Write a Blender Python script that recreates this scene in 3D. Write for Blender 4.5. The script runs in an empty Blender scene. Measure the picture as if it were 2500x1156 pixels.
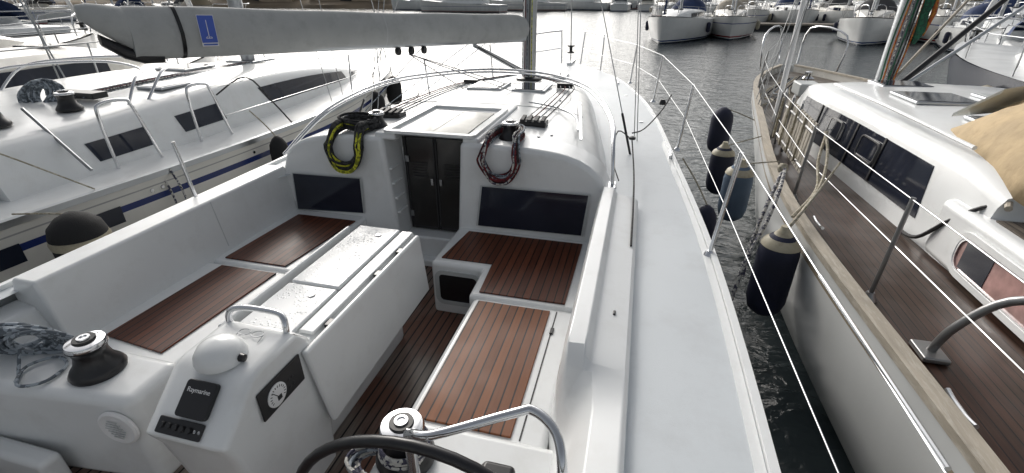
import bpy,math,random
from mathutils import Vector as V, Matrix
random.seed(7)
S=bpy.context.scene
COL=S.collection
# ---------------------------------------------------------------- materials
def newmat(name):
    m=bpy.data.materials.new(name);m.use_nodes=True
    nt=m.node_tree;b=nt.nodes['Principled BSDF']
    return m,nt,b
def N(nt,t,**k):
    n=nt.nodes.new(t)
    for a,v in k.items():
        if hasattr(n,a): setattr(n,a,v)
        else: n.inputs[a.replace('_',' ')].default_value=v
    return n
def lk(nt,a,b): nt.links.new(a,b)
def coords(nt,scale=(1,1,1)):
    tc=N(nt,'ShaderNodeTexCoord');mp=N(nt,'ShaderNodeMapping');mp.inputs['Scale'].default_value=scale
    lk(nt,tc.outputs['Object'],mp.inputs['Vector']);return mp.outputs['Vector']
def ramp(nt,fac,stops):
    r=N(nt,'ShaderNodeValToRGB');e=r.color_ramp.elements
    while len(e)<len(stops): e.new(.5)
    for i,(p,c) in enumerate(stops):
        e[i].position=p;e[i].color=(c[0],c[1],c[2],1)
    lk(nt,fac,r.inputs['Fac']);return r.outputs['Color']
def surf(name,c,rough=.35,metal=0,var=.06,nscale=3,bump=.0,bscale=60,dirt=None,dirtamt=0,coat=0,rv=.1,stretch=(1,1,1)):
    m,nt,b=newmat(name);co=coords(nt,stretch)
    n=N(nt,'ShaderNodeTexNoise');n.inputs['Scale'].default_value=nscale;n.inputs['Detail'].default_value=6
    lk(nt,co,n.inputs['Vector'])
    lo=[max(0,x*(1-var)) for x in c];hi=[min(1,x*(1+var)) for x in c]
    col=ramp(nt,n.outputs['Fac'],[(.3,lo),(.7,hi)])
    if dirt:
        n2=N(nt,'ShaderNodeTexNoise');n2.inputs['Scale'].default_value=nscale*2.3;n2.inputs['Detail'].default_value=8;n2.inputs['Roughness'].default_value=.7
        lk(nt,co,n2.inputs['Vector'])
        r=ramp(nt,n2.outputs['Fac'],[(.5,(0,0,0)),(.75,(dirtamt,)*3)])
        mx=N(nt,'ShaderNodeMixRGB');lk(nt,r,mx.inputs['Fac']);lk(nt,col,mx.inputs['Color1']);mx.inputs['Color2'].default_value=(*dirt,1);col=mx.outputs['Color']
    lk(nt,col,b.inputs['Base Color'])
    mr=N(nt,'ShaderNodeMapRange');mr.inputs['To Min'].default_value=max(.02,rough-rv);mr.inputs['To Max'].default_value=rough+rv
    lk(nt,n.outputs['Fac'],mr.inputs['Value']);lk(nt,mr.outputs['Result'],b.inputs['Roughness'])
    b.inputs['Metallic'].default_value=metal;b.inputs['Coat Weight'].default_value=coat
    if bump>0:
        nb=N(nt,'ShaderNodeTexNoise');nb.inputs['Scale'].default_value=bscale;nb.inputs['Detail'].default_value=3;lk(nt,co,nb.inputs['Vector'])
        bp=N(nt,'ShaderNodeBump');bp.inputs['Strength'].default_value=bump;bp.inputs['Distance'].default_value=.01
        lk(nt,nb.outputs['Fac'],bp.inputs['Height']);lk(nt,bp.outputs['Normal'],b.inputs['Normal'])
    return m
def teak(name,dark,light,width,rough=.35,caulk=(.003,.0025,.002),axis=0,gap=.15,grey=None,grain=.28,gamt=.9,spec=.35):
    m,nt,b=newmat(name)
    tc=N(nt,'ShaderNodeTexCoord');sp=N(nt,'ShaderNodeSeparateXYZ');lk(nt,tc.outputs['Object'],sp.inputs[0])
    x=sp.outputs[axis]
    d=N(nt,'ShaderNodeMath',operation='DIVIDE');lk(nt,x,d.inputs[0]);d.inputs[1].default_value=width
    fr=N(nt,'ShaderNodeMath',operation='FRACT');lk(nt,d.outputs[0],fr.inputs[0])
    fl=N(nt,'ShaderNodeMath',operation='FLOOR');lk(nt,d.outputs[0],fl.inputs[0])
    wn=N(nt,'ShaderNodeTexWhiteNoise',noise_dimensions='1D');lk(nt,fl.outputs[0],wn.inputs['W'])
    lt=N(nt,'ShaderNodeMath',operation='LESS_THAN');lk(nt,fr.outputs[0],lt.inputs[0]);lt.inputs[1].default_value=gap
    mp=N(nt,'ShaderNodeMapping');mp.inputs['Scale'].default_value=(70,4,70) if axis==0 else (4,70,70)
    lk(nt,tc.outputs['Object'],mp.inputs['Vector'])
    n=N(nt,'ShaderNodeTexNoise');n.inputs['Scale'].default_value=1;n.inputs['Detail'].default_value=5;lk(nt,mp.outputs[0],n.inputs['Vector'])
    a=N(nt,'ShaderNodeMath',operation='MULTIPLY_ADD');lk(nt,wn.outputs['Value'],a.inputs[0]);a.inputs[1].default_value=.42;
    a2=N(nt,'ShaderNodeMath',operation='MULTIPLY');lk(nt,n.outputs['Fac'],a2.inputs[0]);a2.inputs[1].default_value=grain*2;lk(nt,a2.outputs[0],a.inputs[2])
    col=ramp(nt,a.outputs[0],[(.1,dark),(.9,light)])
    n3=N(nt,'ShaderNodeTexNoise');n3.inputs['Scale'].default_value=1.7;n3.inputs['Detail'].default_value=5;lk(nt,tc.outputs['Object'],n3.inputs['Vector'])
    if grey:
        r=ramp(nt,n3.outputs['Fac'],[(.42,(0,0,0)),(.60,(gamt,)*3)])
        mx=N(nt,'ShaderNodeMixRGB');lk(nt,r,mx.inputs['Fac']);lk(nt,col,mx.inputs['Color1']);mx.inputs['Color2'].default_value=(*grey,1);
        mu=N(nt,'ShaderNodeMixRGB',blend_type='MULTIPLY');mu.inputs['Fac'].default_value=.6;lk(nt,mx.outputs[0],mu.inputs['Color1']);
        g=ramp(nt,n.outputs['Fac'],[(.3,(.5,.5,.5)),(.7,(1,1,1))]);lk(nt,g,mu.inputs['Color2']);col=mu.outputs[0]
    mx=N(nt,'ShaderNodeMixRGB');lk(nt,lt.outputs[0],mx.inputs['Fac']);lk(nt,col,mx.inputs['Color1']);mx.inputs['Color2'].default_value=(*caulk,1)
    lk(nt,mx.outputs[0],b.inputs['Base Color']);b.inputs['Specular IOR Level'].default_value=spec
    mr=N(nt,'ShaderNodeMapRange');mr.inputs['From Min'].default_value=.35;mr.inputs['From Max'].default_value=.65
    mr.inputs['To Min'].default_value=max(.12,rough-.12);mr.inputs['To Max'].default_value=rough+.2
    lk(nt,n3.outputs['Fac'],mr.inputs['Value']);lk(nt,mr.outputs[0],b.inputs['Roughness'])
    s=N(nt,'ShaderNodeMath',operation='MULTIPLY_ADD');lk(nt,n.outputs['Fac'],s.inputs[0]);s.inputs[1].default_value=.3
    ng=N(nt,'ShaderNodeMath',operation='MULTIPLY');lk(nt,lt.outputs[0],ng.inputs[0]);ng.inputs[1].default_value=-1;lk(nt,ng.outputs[0],s.inputs[2])
    bp=N(nt,'ShaderNodeBump');bp.inputs['Strength'].default_value=.25;bp.inputs['Distance'].default_value=.003
    lk(nt,s.outputs[0],bp.inputs['Height']);lk(nt,bp.outputs['Normal'],b.inputs['Normal'])
    return m
def ropemat(name,c1,c2,sc=55):
    m,nt,b=newmat(name);co=coords(nt)
    w=N(nt,'ShaderNodeTexVoronoi');w.inputs['Scale'].default_value=sc;lk(nt,co,w.inputs['Vector'])
    sp=N(nt,'ShaderNodeSeparateColor');lk(nt,w.outputs['Color'],sp.inputs[0])
    col=ramp(nt,sp.outputs[0],[(.45,c1),(.55,c2)]);lk(nt,col,b.inputs['Base Color']);b.inputs['Roughness'].default_value=.8
    bp=N(nt,'ShaderNodeBump');bp.inputs['Strength'].default_value=.6;bp.inputs['Distance'].default_value=.004
    lk(nt,w.outputs['Distance'],bp.inputs['Height']);lk(nt,bp.outputs['Normal'],b.inputs['Normal'])
    return m
def hullmat(name,top,stripes,bottom=(.02,.03,.05)):
    m,nt,b=newmat(name);tc=N(nt,'ShaderNodeTexCoord');sp=N(nt,'ShaderNodeSeparateXYZ');lk(nt,tc.outputs['Object'],sp.inputs[0])
    n=N(nt,'ShaderNodeTexNoise');n.inputs['Scale'].default_value=1.4;n.inputs['Detail'].default_value=7
    mp=N(nt,'ShaderNodeMapping');mp.inputs['Scale'].default_value=(1,1,.35);lk(nt,tc.outputs['Object'],mp.inputs[0]);lk(nt,mp.outputs[0],n.inputs['Vector'])
    col=ramp(nt,n.outputs['Fac'],[(.3,[x*.86 for x in top]),(.7,top)])
    def band(z0,z1,c,col):
        g=N(nt,'ShaderNodeMath',operation='GREATER_THAN');lk(nt,sp.outputs[2],g.inputs[0]);g.inputs[1].default_value=z0
        l=N(nt,'ShaderNodeMath',operation='LESS_THAN');lk(nt,sp.outputs[2],l.inputs[0]);l.inputs[1].default_value=z1
        mu=N(nt,'ShaderNodeMath',operation='MULTIPLY');lk(nt,g.outputs[0],mu.inputs[0]);lk(nt,l.outputs[0],mu.inputs[1])
        mx=N(nt,'ShaderNodeMixRGB');lk(nt,mu.outputs[0],mx.inputs['Fac']);lk(nt,col,mx.inputs['Color1']);mx.inputs['Color2'].default_value=(*c,1)
        return mx.outputs[0]
    col=band(-9,.08,bottom,col)
    for z0,z1,c in stripes: col=band(z0,z1,c,col)
    lk(nt,col,b.inputs['Base Color']);b.inputs['Roughness'].default_value=.22
    return m
GEL=surf('gelcoat_white',(.77,.785,.785),.22,var=.025,nscale=2,bump=.02,bscale=10,dirt=(.55,.54,.51),dirtamt=.3)
NONSKID=surf('nonskid_deck',(.59,.625,.65),.40,var=.03,nscale=1.5,bump=.2,bscale=420,dirt=(.42,.43,.44),dirtamt=.35)
GELG=surf('gelcoat_grey',(.5,.52,.52),.3,var=.05)
CREAM=surf('gelcoat_cream',(.72,.70,.65),.25,var=.05,dirt=(.4,.38,.33),dirtamt=.3)
STEEL=surf('stainless_steel',(.66,.67,.69),.14,metal=1,var=.04,rv=.06)
WIRE=surf('wire_steel',(.34,.35,.36),.3,metal=.9,var=.1)
ALU=surf('anodised_aluminium',(.46,.48,.50),.35,metal=.85,var=.06)
BLACK=surf('black_plastic',(.012,.012,.014),.32,var=.3)
RUBBER=surf('dark_rubber',(.02,.02,.022),.6,var=.3,bump=.2,bscale=80)
SMOKE=surf('smoked_acrylic',(.018,.022,.036),.09,var=.15,rv=.04)
DOORM=surf('smoked_door_acrylic',(.030,.029,.028),.15,var=.4,nscale=2,rv=.05)
HATCHM=surf('sliding_hatch_acrylic',(.29,.29,.255),.20,var=.2,nscale=2.5,rv=.08)
GREYC=surf('grey_canvas',(.44,.45,.445),.8,var=.07,nscale=4,bump=.35,bscale=6,dirt=(.25,.25,.25),dirtamt=.4)
TANC=surf('tan_canvas',(.46,.35,.21),.85,var=.14,nscale=5,bump=.8,bscale=9,dirt=(.25,.18,.1),dirtamt=.5)
BLUEC=surf('blue_canvas',(.02,.04,.11),.8,var=.2)
BEIGEC=surf('beige_canvas',(.40,.36,.30),.85,var=.15)
DGREYC=surf('dark_grey_canvas',(.06,.06,.065),.85,var=.2)
NAVY=surf('navy_fender_cloth',(.014,.017,.042),.75,var=.4,bump=.3,bscale=150)
BLKF=surf('black_fender_cloth',(.014,.014,.015),.85,var=.4,bump=.3,bscale=150)
BLUF=surf('faded_blue_fender_cloth',(.10,.145,.21),.8,var=.2,bump=.3,bscale=120)
CRMF=surf('cream_vinyl',(.42,.38,.28),.5,var=.2,dirt=(.15,.12,.08),dirtamt=.8)
TEAKR=teak('wet_red_teak',(.060,.018,.009),(.150,.048,.023),.047,.40)
TEAKO=teak('golden_teak',(.120,.038,.013),(.25,.088,.031),.047,.38)
TEAKS=teak('weathered_sole_teak',(.15,.122,.105),(.30,.255,.22),.052,.42,gap=.19,grey=(.15,.060,.036))
TEAKD=teak('wet_dark_deck_teak',(.028,.012,.007),(.078,.034,.020),.05,.40,gap=.12,grey=(.075,.052,.037),gamt=.5)
TEAKG=teak('weathered_grey_deck_teak',(.10,.085,.07),(.26,.22,.18),.05,.5,gap=.12,grey=(.11,.09,.07))
RAILW=surf('weathered_wood_rail',(.40,.355,.29),.65,var=.16,nscale=5,bump=.3,bscale=30,dirt=(.62,.59,.52),dirtamt=.8,stretch=(5,.7,3))
ROPEG=ropemat('grey_rope_mat',(.12,.14,.16),(.34,.38,.42))
ROPEW=ropemat('white_fleck_rope_mat',(.50,.49,.46),(.05,.05,.08),70)
ROPER=ropemat('red_rope_mat',(.13,.010,.014),(.04,.008,.012))
ROPEY=ropemat('yellow_rope_mat',(.60,.60,.04),(.22,.24,.02))
ROPEB=ropemat('black_rope_mat',(.012,.012,.014),(.04,.04,.04))
ROPEBE=ropemat('beige_rope_mat',(.45,.41,.33),(.3,.27,.2))
LOGOB=surf('logo_blue',(.07,.13,.52),.7,var=.1)
WHITEP=surf('white_print',(.78,.78,.78),.6,var=.03)
GREEN=ropemat('green_line_mat',(.01,.10,.05),(.01,.05,.03))
ORANGE=ropemat('orange_line_mat',(.40,.16,.02),(.3,.06,.02))
CURT=surf('pinkish_curtain',(.42,.25,.23),.15,var=.35,nscale=8)
def wetmat():
    m,nt,b=newmat('wet_gelcoat');co=coords(nt)
    b.inputs['Base Color'].default_value=(.74,.755,.76,1);b.inputs['Roughness'].default_value=.17
    v=N(nt,'ShaderNodeTexVoronoi');v.inputs['Scale'].default_value=58;v.inputs['Randomness'].default_value=1;lk(nt,co,v.inputs['Vector'])
    n=N(nt,'ShaderNodeTexNoise');n.inputs['Scale'].default_value=8;n.inputs['Detail'].default_value=4;lk(nt,co,n.inputs['Vector'])
    r=ramp(nt,v.outputs['Distance'],[(.08,(1,1,1)),(.38,(0,0,0))])
    g=ramp(nt,n.outputs['Fac'],[(.42,(0,0,0)),(.58,(1,1,1))])
    mu=N(nt,'ShaderNodeMath',operation='MULTIPLY');lk(nt,r,mu.inputs[0]);lk(nt,g,mu.inputs[1])
    bp=N(nt,'ShaderNodeBump');bp.inputs['Strength'].default_value=.7;bp.inputs['Distance'].default_value=.0035
    lk(nt,mu.outputs[0],bp.inputs['Height']);lk(nt,bp.outputs['Normal'],b.inputs['Normal']);return m
WET=wetmat()
# ---------------------------------------------------------------- mesh builder
class MB:
    def __init__(s): s.v=[];s.f=[]
    def add(s,vs,fs):
        o=len(s.v);s.v+= [V(p) for p in vs];s.f+=[tuple(i+o for i in f) for f in fs];return s
    def box(s,x0,x1,y0,y1,z0,z1):
        return s.add([(x0,y0,z0),(x1,y0,z0),(x1,y1,z0),(x0,y1,z0),(x0,y0,z1),(x1,y0,z1),(x1,y1,z1),(x0,y1,z1)],
            [(3,2,1,0),(4,5,6,7),(0,1,5,4),(1,2,6,5),(2,3,7,6),(3,0,4,7)])
    def obox(s,c,size,M):
        n=len(s.v);s.box(-size[0]/2,size[0]/2,-size[1]/2,size[1]/2,-size[2]/2,size[2]/2)
        for i in range(n,len(s.v)): s.v[i]=V(c)+M@s.v[i]
        return s
    def prism(s,poly,d):
        n=len(poly);d=V(d)
        return s.add([V(p) for p in poly]+[V(p)+d for p in poly],[tuple(range(n-1,-1,-1)),tuple(range(n,2*n))]+[(i,(i+1)%n,n+(i+1)%n,n+i) for i in range(n)])
    def loft(s,secs,closed=False,cap0=True,cap1=True):
        n=len(secs[0]);vs=[p for q in secs for p in q];fs=[]
        for i in range(len(secs)-1):
            for j in range(n if closed else n-1):
                k=(j+1)%n;fs.append((i*n+j,i*n+k,(i+1)*n+k,(i+1)*n+j))
        if cap0: fs.append(tuple(range(n-1,-1,-1)))
        if cap1: fs.append(tuple((len(secs)-1)*n+j for j in range(n)))
        return s.add(vs,fs)
    def tube(s,pts,r,n=8,sm=0,close=False):
        P=[V(p) for p in pts]
        if sm: P=cat(P,sm,close)
        m=len(P);T=[]
        for i in range(m):
            a=P[(i-1)%m] if (i>0 or close) else P[i];b=P[(i+1)%m] if (i<m-1 or close) else P[i]
            t=(b-a);T.append(t.normalized() if t.length>1e-9 else V((0,0,1)))
        u=T[0].orthogonal().normalized();secs=[]
        for i in range(m):
            u=(u-T[i]*u.dot(T[i]));u=u.normalized() if u.length>1e-6 else T[i].orthogonal().normalized()
            w=T[i].cross(u);ri=r[i] if isinstance(r,(list,tuple)) else r
            secs.append([P[i]+(u*math.cos(2*math.pi*k/n)+w*math.sin(2*math.pi*k/n))*ri for k in range(n)])
        if close: secs.append(secs[0])
        return s.loft(secs,True,not close,not close)
    def lathe(s,prof,c,n=24,M=None):
        secs=[]
        for r,z in prof:
            q=[V((r*math.cos(2*math.pi*k/n),r*math.sin(2*math.pi*k/n),z)) for k in range(n)]
            if M: q=[M@p for p in q]
            secs.append([V(c)+p for p in q])
        return s.loft(secs,True,True,True)
    def grid(s,ys,fl,fr,fz,nx=6):
        vs=[];fs=[]
        for y in ys:
            a,b=fl(y),fr(y)
            for j in range(nx+1):
                x=a+(b-a)*j/nx;vs.append((x,y,fz(x,y)))
        for i in range(len(ys)-1):
            for j in range(nx):
                k=i*(nx+1)+j;fs.append((k,k+1,k+nx+2,k+nx+1))
        return s.add(vs,fs)
def cat(P,n,close=False):
    out=[];m=len(P)
    for i in range(m if close else m-1):
        p0=P[(i-1)%m] if (close or i>0) else P[0];p1=P[i];p2=P[(i+1)%m];p3=P[(i+2)%m] if (close or i+2<m) else P[-1]
        for k in range(n):
            t=k/n;out.append(.5*((2*p1)+(p2-p0)*t+(2*p0-5*p1+4*p2-p3)*t*t+(3*p1-p0-3*p2+p3)*t**3))
    if not close: out.append(P[-1])
    return out
ORG={}
def thing(name,label,cat_,loc,group=None,origin=None):
    e=bpy.data.objects.new(name,None);COL.objects.link(e);e.location=loc;e.empty_display_size=.3
    e['label']=label;e['category']=cat_
    if group:e['group']=group
    ORG[e.name]=V(loc) if origin is None else V(origin);return e
import bmesh
def fin(mb,name,mat,parent=None,bevel=0,smooth=35,seg=3,label=None,category=None,group=None,kind=None,loc=None):
    o=V((0,0,0))
    if parent is not None:o=ORG[parent.name]
    elif loc is not None:o=V(loc)
    me=bpy.data.meshes.new(name);me.from_pydata([v-o for v in mb.v],[],mb.f)
    me.validate();me.update()
    bm=bmesh.new();bm.from_mesh(me);bmesh.ops.recalc_face_normals(bm,faces=bm.faces);bm.to_mesh(me);bm.free()
    if smooth:
        me.shade_smooth();me.set_sharp_from_angle(angle=math.radians(smooth))
    me.materials.append(mat)
    ob=bpy.data.objects.new(name,me);COL.objects.link(ob)
    if parent is not None: ob.parent=parent;ORG[ob.name]=o
    else: ob.location=o
    if bevel:
        b=ob.modifiers.new('bev','BEVEL');b.width=bevel;b.segments=seg;b.limit_method='ANGLE';b.angle_limit=math.radians(38);b.harden_normals=True
    if label:ob['label']=label
    if category:ob['category']=category
    if group:ob['group']=group
    if kind:ob['kind']=kind
    return ob
def interp(tab):
    def f(y):
        if y<=tab[0][0]:return tab[0][1]
        for i in range(len(tab)-1):
            a,b=tab[i],tab[i+1]
            if y<=b[0]:
                t=(y-a[0])/(b[0]-a[0])
                m0=((b[1]-tab[i-1][1])/(b[0]-tab[i-1][0]) if i>0 else (b[1]-a[1])/(b[0]-a[0]))
                m1=((tab[i+2][1]-a[1])/(tab[i+2][0]-a[0]) if i+2<len(tab) else (b[1]-a[1])/(b[0]-a[0]))
                h=b[0]-a[0]
                return (2*t**3-3*t*t+1)*a[1]+(t**3-2*t*t+t)*h*m0+(-2*t**3+3*t*t)*b[1]+(t**3-t*t)*h*m1
        return tab[-1][1]
    return f
def frange(a,b,n): return [a+(b-a)*i/(n-1) for i in range(n)]
HP=[(-1,1),(-1,.8),(-.985,.5),(-.95,.2),(-.86,.02),(-.6,-.15),(0,-.28),(.6,-.15),(.86,.02),(.95,.2),(.985,.5),(1,.8),(1,1)]
def hull_mb(ys,fl,fr,fz,mb=None):
    mb=mb or MB();secs=[]
    L=ys[-1]-ys[0]
    for y in ys:
        c=(fl(y)+fr(y))/2;h=(fr(y)-fl(y))/2;z=fz(y);k=(y-ys[0])/L
        nar=1-.35*max(0,(k-.55)/.45)
        secs.append([(c+s*h*(1 if t>=.8 else (1-(1-nar)*(1-max(t,0)/.8))),y-(.25*(1-max(t,0))*max(0,k-.9)/.1),z*t) for s,t in HP])
    mb.loft(secs,False,True,True);return mb
def textmesh(body,size,M,loc,mat,parent,name='lettering'):
    c=bpy.data.curves.new('txt','FONT');c.body=body;c.size=size;c.align_x='CENTER';c.align_y='CENTER';c.extrude=.0006
    t=bpy.data.objects.new('txt',c);COL.objects.link(t);bpy.context.view_layer.update()
    me=bpy.data.meshes.new_from_object(t.evaluated_get(bpy.context.evaluated_depsgraph_get()))
    bpy.data.objects.remove(t);o=ORG[parent.name]
    for v in me.vertices: v.co=(V(loc)+M@v.co)-o
    me.materials.clear();me.materials.append(mat)
    ob=bpy.data.objects.new(name,me);COL.objects.link(ob);ob.parent=parent;ORG[ob.name]=o;return ob
def frameM(right,up):
    r=V(right).normalized();u=V(up);u=(u-r*u.dot(r)).normalized();n=r.cross(u)
    return Matrix((r,u,n)).transposed()
I3=Matrix.Identity(3)
def rrect(w,h,r,n=5):
    pts=[]
    for cx,cy,a0 in ((w/2-r,h/2-r,0),(-w/2+r,h/2-r,90),(-w/2+r,-h/2+r,180),(w/2-r,-h/2+r,270)):
        for i in range(n+1):
            a=math.radians(a0+90*i/n);pts.append((cx+r*math.cos(a),cy+r*math.sin(a)))
    return pts
def panel(mb,c,M,w,h,r,t):
    poly=[V(c)+M@V((x,y,0)) for x,y in rrect(w,h,r)]
    return mb.prism(poly,M@V((0,0,t)))
def ringp(mb,c,M,w,h,r,b,t):
    A=rrect(w,h,r);B=rrect(w-2*b,h-2*b,max(.005,r-b));n=len(A);vs=[]
    for P,z in ((A,0),(B,0),(A,t),(B,t)): vs+=[V(c)+M@V((x,y,z)) for x,y in P]
    fs=[]
    for i in range(n):
        j=(i+1)%n
        fs+=[(2*n+i,2*n+j,3*n+j,3*n+i),(i,j,2*n+j,2*n+i),(n+j,n+i,3*n+i,3*n+j),(j,i,n+i,n+j)]
    return mb.add(vs,fs)
# ---------------------------------------------------------------- setting
m,nt,b=newmat('harbour_water')
b.inputs['Base Color'].default_value=(.035,.046,.050,1);b.inputs['Roughness'].default_value=.13;b.inputs['IOR'].default_value=1.42
tc=N(nt,'ShaderNodeTexCoord')
hs=[]
for sc,st,sx in ((1.5,.9,1.8),(6,.42,1.5),(.22,1.3,1.2)):
    mp=N(nt,'ShaderNodeMapping');mp.inputs['Scale'].default_value=(1,sx,1);mp.inputs['Rotation'].default_value=(0,0,.5);lk(nt,tc.outputs['Object'],mp.inputs[0])
    n=N(nt,'ShaderNodeTexNoise');n.inputs['Scale'].default_value=sc;n.inputs['Detail'].default_value=3;n.inputs['Distortion'].default_value=.4;lk(nt,mp.outputs[0],n.inputs['Vector'])
    mu=N(nt,'ShaderNodeMath',operation='MULTIPLY');lk(nt,n.outputs['Fac'],mu.inputs[0]);mu.inputs[1].default_value=st;hs.append(mu.outputs[0])
a=N(nt,'ShaderNodeMath',operation='ADD');lk(nt,hs[0],a.inputs[0]);lk(nt,hs[1],a.inputs[1])
a2=N(nt,'ShaderNodeMath',operation='ADD');lk(nt,a.outputs[0],a2.inputs[0]);lk(nt,hs[2],a2.inputs[1])
bp=N(nt,'ShaderNodeBump');bp.inputs['Strength'].default_value=1;bp.inputs['Distance'].default_value=.06;lk(nt,a2.outputs[0],bp.inputs['Height']);lk(nt,bp.outputs['Normal'],b.inputs['Normal'])
WATER=m
fin(MB().add([(-1500,-300,0),(1500,-300,0),(1500,2500,0),(-1500,2500,0)],[(0,1,2,3)]),'water',WATER,kind='structure')
LAND=surf('far_land',(.20,.155,.105),.9,var=.4,nscale=.12)
mb=MB();secs=[]
for i in range(60):
    x=-420+i*6.2;h=5+2.5*math.sin(i*.5)+2*math.sin(i*1.3+1)
    y=108+5*math.sin(i*.37)+2.5*math.sin(i*1.1)
    secs.append([(x,y-4,-.5),(x,y-3+math.sin(i*2.1),.7),(x,y,1.3),(x,y+12,h*.6),(x,y+40,h),(x,y+90,-1)])
mb.loft(secs,False,True,True);fin(mb,'hill',LAND,kind='structure')
CONC=surf('quay_concrete',(.34,.31,.27),.85,var=.2,nscale=.6)
fin(MB().box(-48,-6,128,150,-1,1.1),'quay',CONC,bevel=.05,kind='structure')
fin(MB().box(6,150,112,130,-1,1.0),'quay',CONC,bevel=.05,kind='structure')
fin(MB().box(-140,-56,30,33,-1,.7),'breakwater',CONC,bevel=.05,kind='structure')
# ---------------------------------------------------------------- fittings
def winch(parent,c,s=1.0):
    w=fin(MB().lathe([(.0,0),(.085*s,0),(.088*s,.012*s),(.078*s,.03*s),(.062*s,.05*s),(.052*s,.085*s),(.055*s,.105*s),(.064*s,.118*s),(0,.118*s)],c,32),'winch',BLACK,parent,smooth=50)
    c2=V(c)+V((0,0,.1185*s))
    fin(MB().lathe([(0,0),(.062*s,0),(.064*s,.008*s),(.059*s,.018*s),(.040*s,.022*s),(0.0,.022*s)],c2,32),'winch_cap',STEEL,w,smooth=50)
    fin(MB().lathe([(0,.0225*s),(.036*s,.0225*s),(.034*s,.030*s),(0,.030*s)],c2,24),'winch_crown',BLACK,w,smooth=50)
    fin(MB().lathe([(0,.0305*s),(.021*s,.0305*s),(.020*s,.035*s),(.012*s,.035*s),(.011*s,.031*s),(0,.031*s)],c2,20),'winch_socket',STEEL,w,smooth=50)
    return w
def hatch(parent,x0,x1,y0,y1,z,mat=SMOKE):
    h=fin(MB().box(x0,x1,y0,y1,z,z+.03),'deck_hatch',ALU,parent,bevel=.012)
    fin(MB().box(x0+.03,x1-.03,y0+.03,y1-.03,z+.0305,z+.036),'hatch_pane',mat,h,bevel=.003)
def fender(top,length,r,mat,label,cone=None,group='fenders hung between the boats',rope=None):
    x,y,z=top
    e=thing('fender',label,'fender',(x,y,z-length),group)
    prof=[(0,0),(r*.45,.01),(r*.85,.06),(r,.14),(r,length-.16),(r*.9,length-.09),(r*.55,length-.03),(r*.2,length),(0,length)]
    fin(MB().lathe(prof,(x,y,z-length),24),'fender_body',mat,e,smooth=50)
    if cone: fin(MB().lathe([(0,0),(r*.97,0),(r*.86,.035),(r*.5,.075),(r*.25,.12),(r*.2,.15),(0,.15)],(x,y,z-.105),24),'fender_end',cone,e,smooth=50)
    if rope: fin(MB().tube([(x,y,z-.01),((x+rope[0])/2+.01,(y+rope[1])/2,(z+rope[2])/2),rope],.007,6,4),'lanyard',ROPEBE,e)
    return e
def coil(name,label,c,A,B,loops,mat,r=.006,jit=.02,depth=(0,0,0),spread=.03,sub=None):
    c=V(c);A=V(A);B=V(B);D=V(depth)
    e=thing(name,label,'rope',c)
    def mk(mat,loops,nm,sd):
        rnd=random.Random(sd);pts=[]
        for i in range(loops):
            ja=1+rnd.uniform(-jit,jit)*6;jb=1+rnd.uniform(-jit,jit)*6;off=V((rnd.uniform(-1,1)*spread,rnd.uniform(-1,1)*spread*.5,rnd.uniform(-1,1)*spread*.6))
            for k in range(12):
                a=2*math.pi*(k/12)
                pts.append(c+off*(.4+.6*math.sin(a*.5))+A*ja*math.cos(a)+B*jb*math.sin(a)+D*((i+k/12)/loops-.5)+V((rnd.uniform(-1,1),rnd.uniform(-1,1),rnd.uniform(-1,1)))*jit*.15)
        fin(MB().tube(pts,r,6,3),nm,mat,e,smooth=60)
    mk(mat,loops,'rope_strand',len(label))
    if sub:
        for k,(m2,l2) in enumerate(sub): mk(m2,l2,'rope_strand',k*7+3)
    return e
def hang(label,cx,w,ytop,yedge,zr,zb,strands,skew=0,r=.0075):
    e=thing('rope_coil',label,'rope',(cx,yedge,zb))
    lev=0
    for sd,(mat,loops) in enumerate(strands):
        rnd=random.Random(sd*5+int(abs(cx)*10));pts=[]
        for i in range(loops):
            ww=w*rnd.uniform(.84,1.08);zz=zb+rnd.uniform(-.03,.04);dx=rnd.uniform(-.012,.012);u=.008+.010*(lev%7);f=.012+.010*(lev%6);lev+=1
            zt=zr+u;o=skew
            P=[(-.78,yedge+.04,zt),(-.80,(ytop+yedge)/2+.03,zt),(-.5,ytop,zt),(.5,ytop,zt),(.80,(ytop+yedge)/2+.03,zt),(.84,yedge+.04,zt+.004),
               (.95,yedge-f,zr-.05),(.98+o*.3,yedge-f-.005,zr*.55+zz*.45),(.70+o*.7,yedge-f,zr*.18+zz*.82),(.3+o,yedge-f-.005,zz),(-.3+o,yedge-f,zz),(-.70+o*.7,yedge-f-.005,zr*.18+zz*.82),(-1.0+o*.3,yedge-f,zr*.55+zz*.45),(-.92,yedge-f,zr-.05)]
            for a,y,z in P: pts.append((cx+dx+a*ww+rnd.uniform(-.005,.005),y+rnd.uniform(-.003,.003) if y<yedge else y+rnd.uniform(0,.01),z+rnd.uniform(-.004,.004)))
        fin(MB().tube(pts,r,6,3),'rope_strand',mat,e,smooth=60)
    return e
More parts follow.
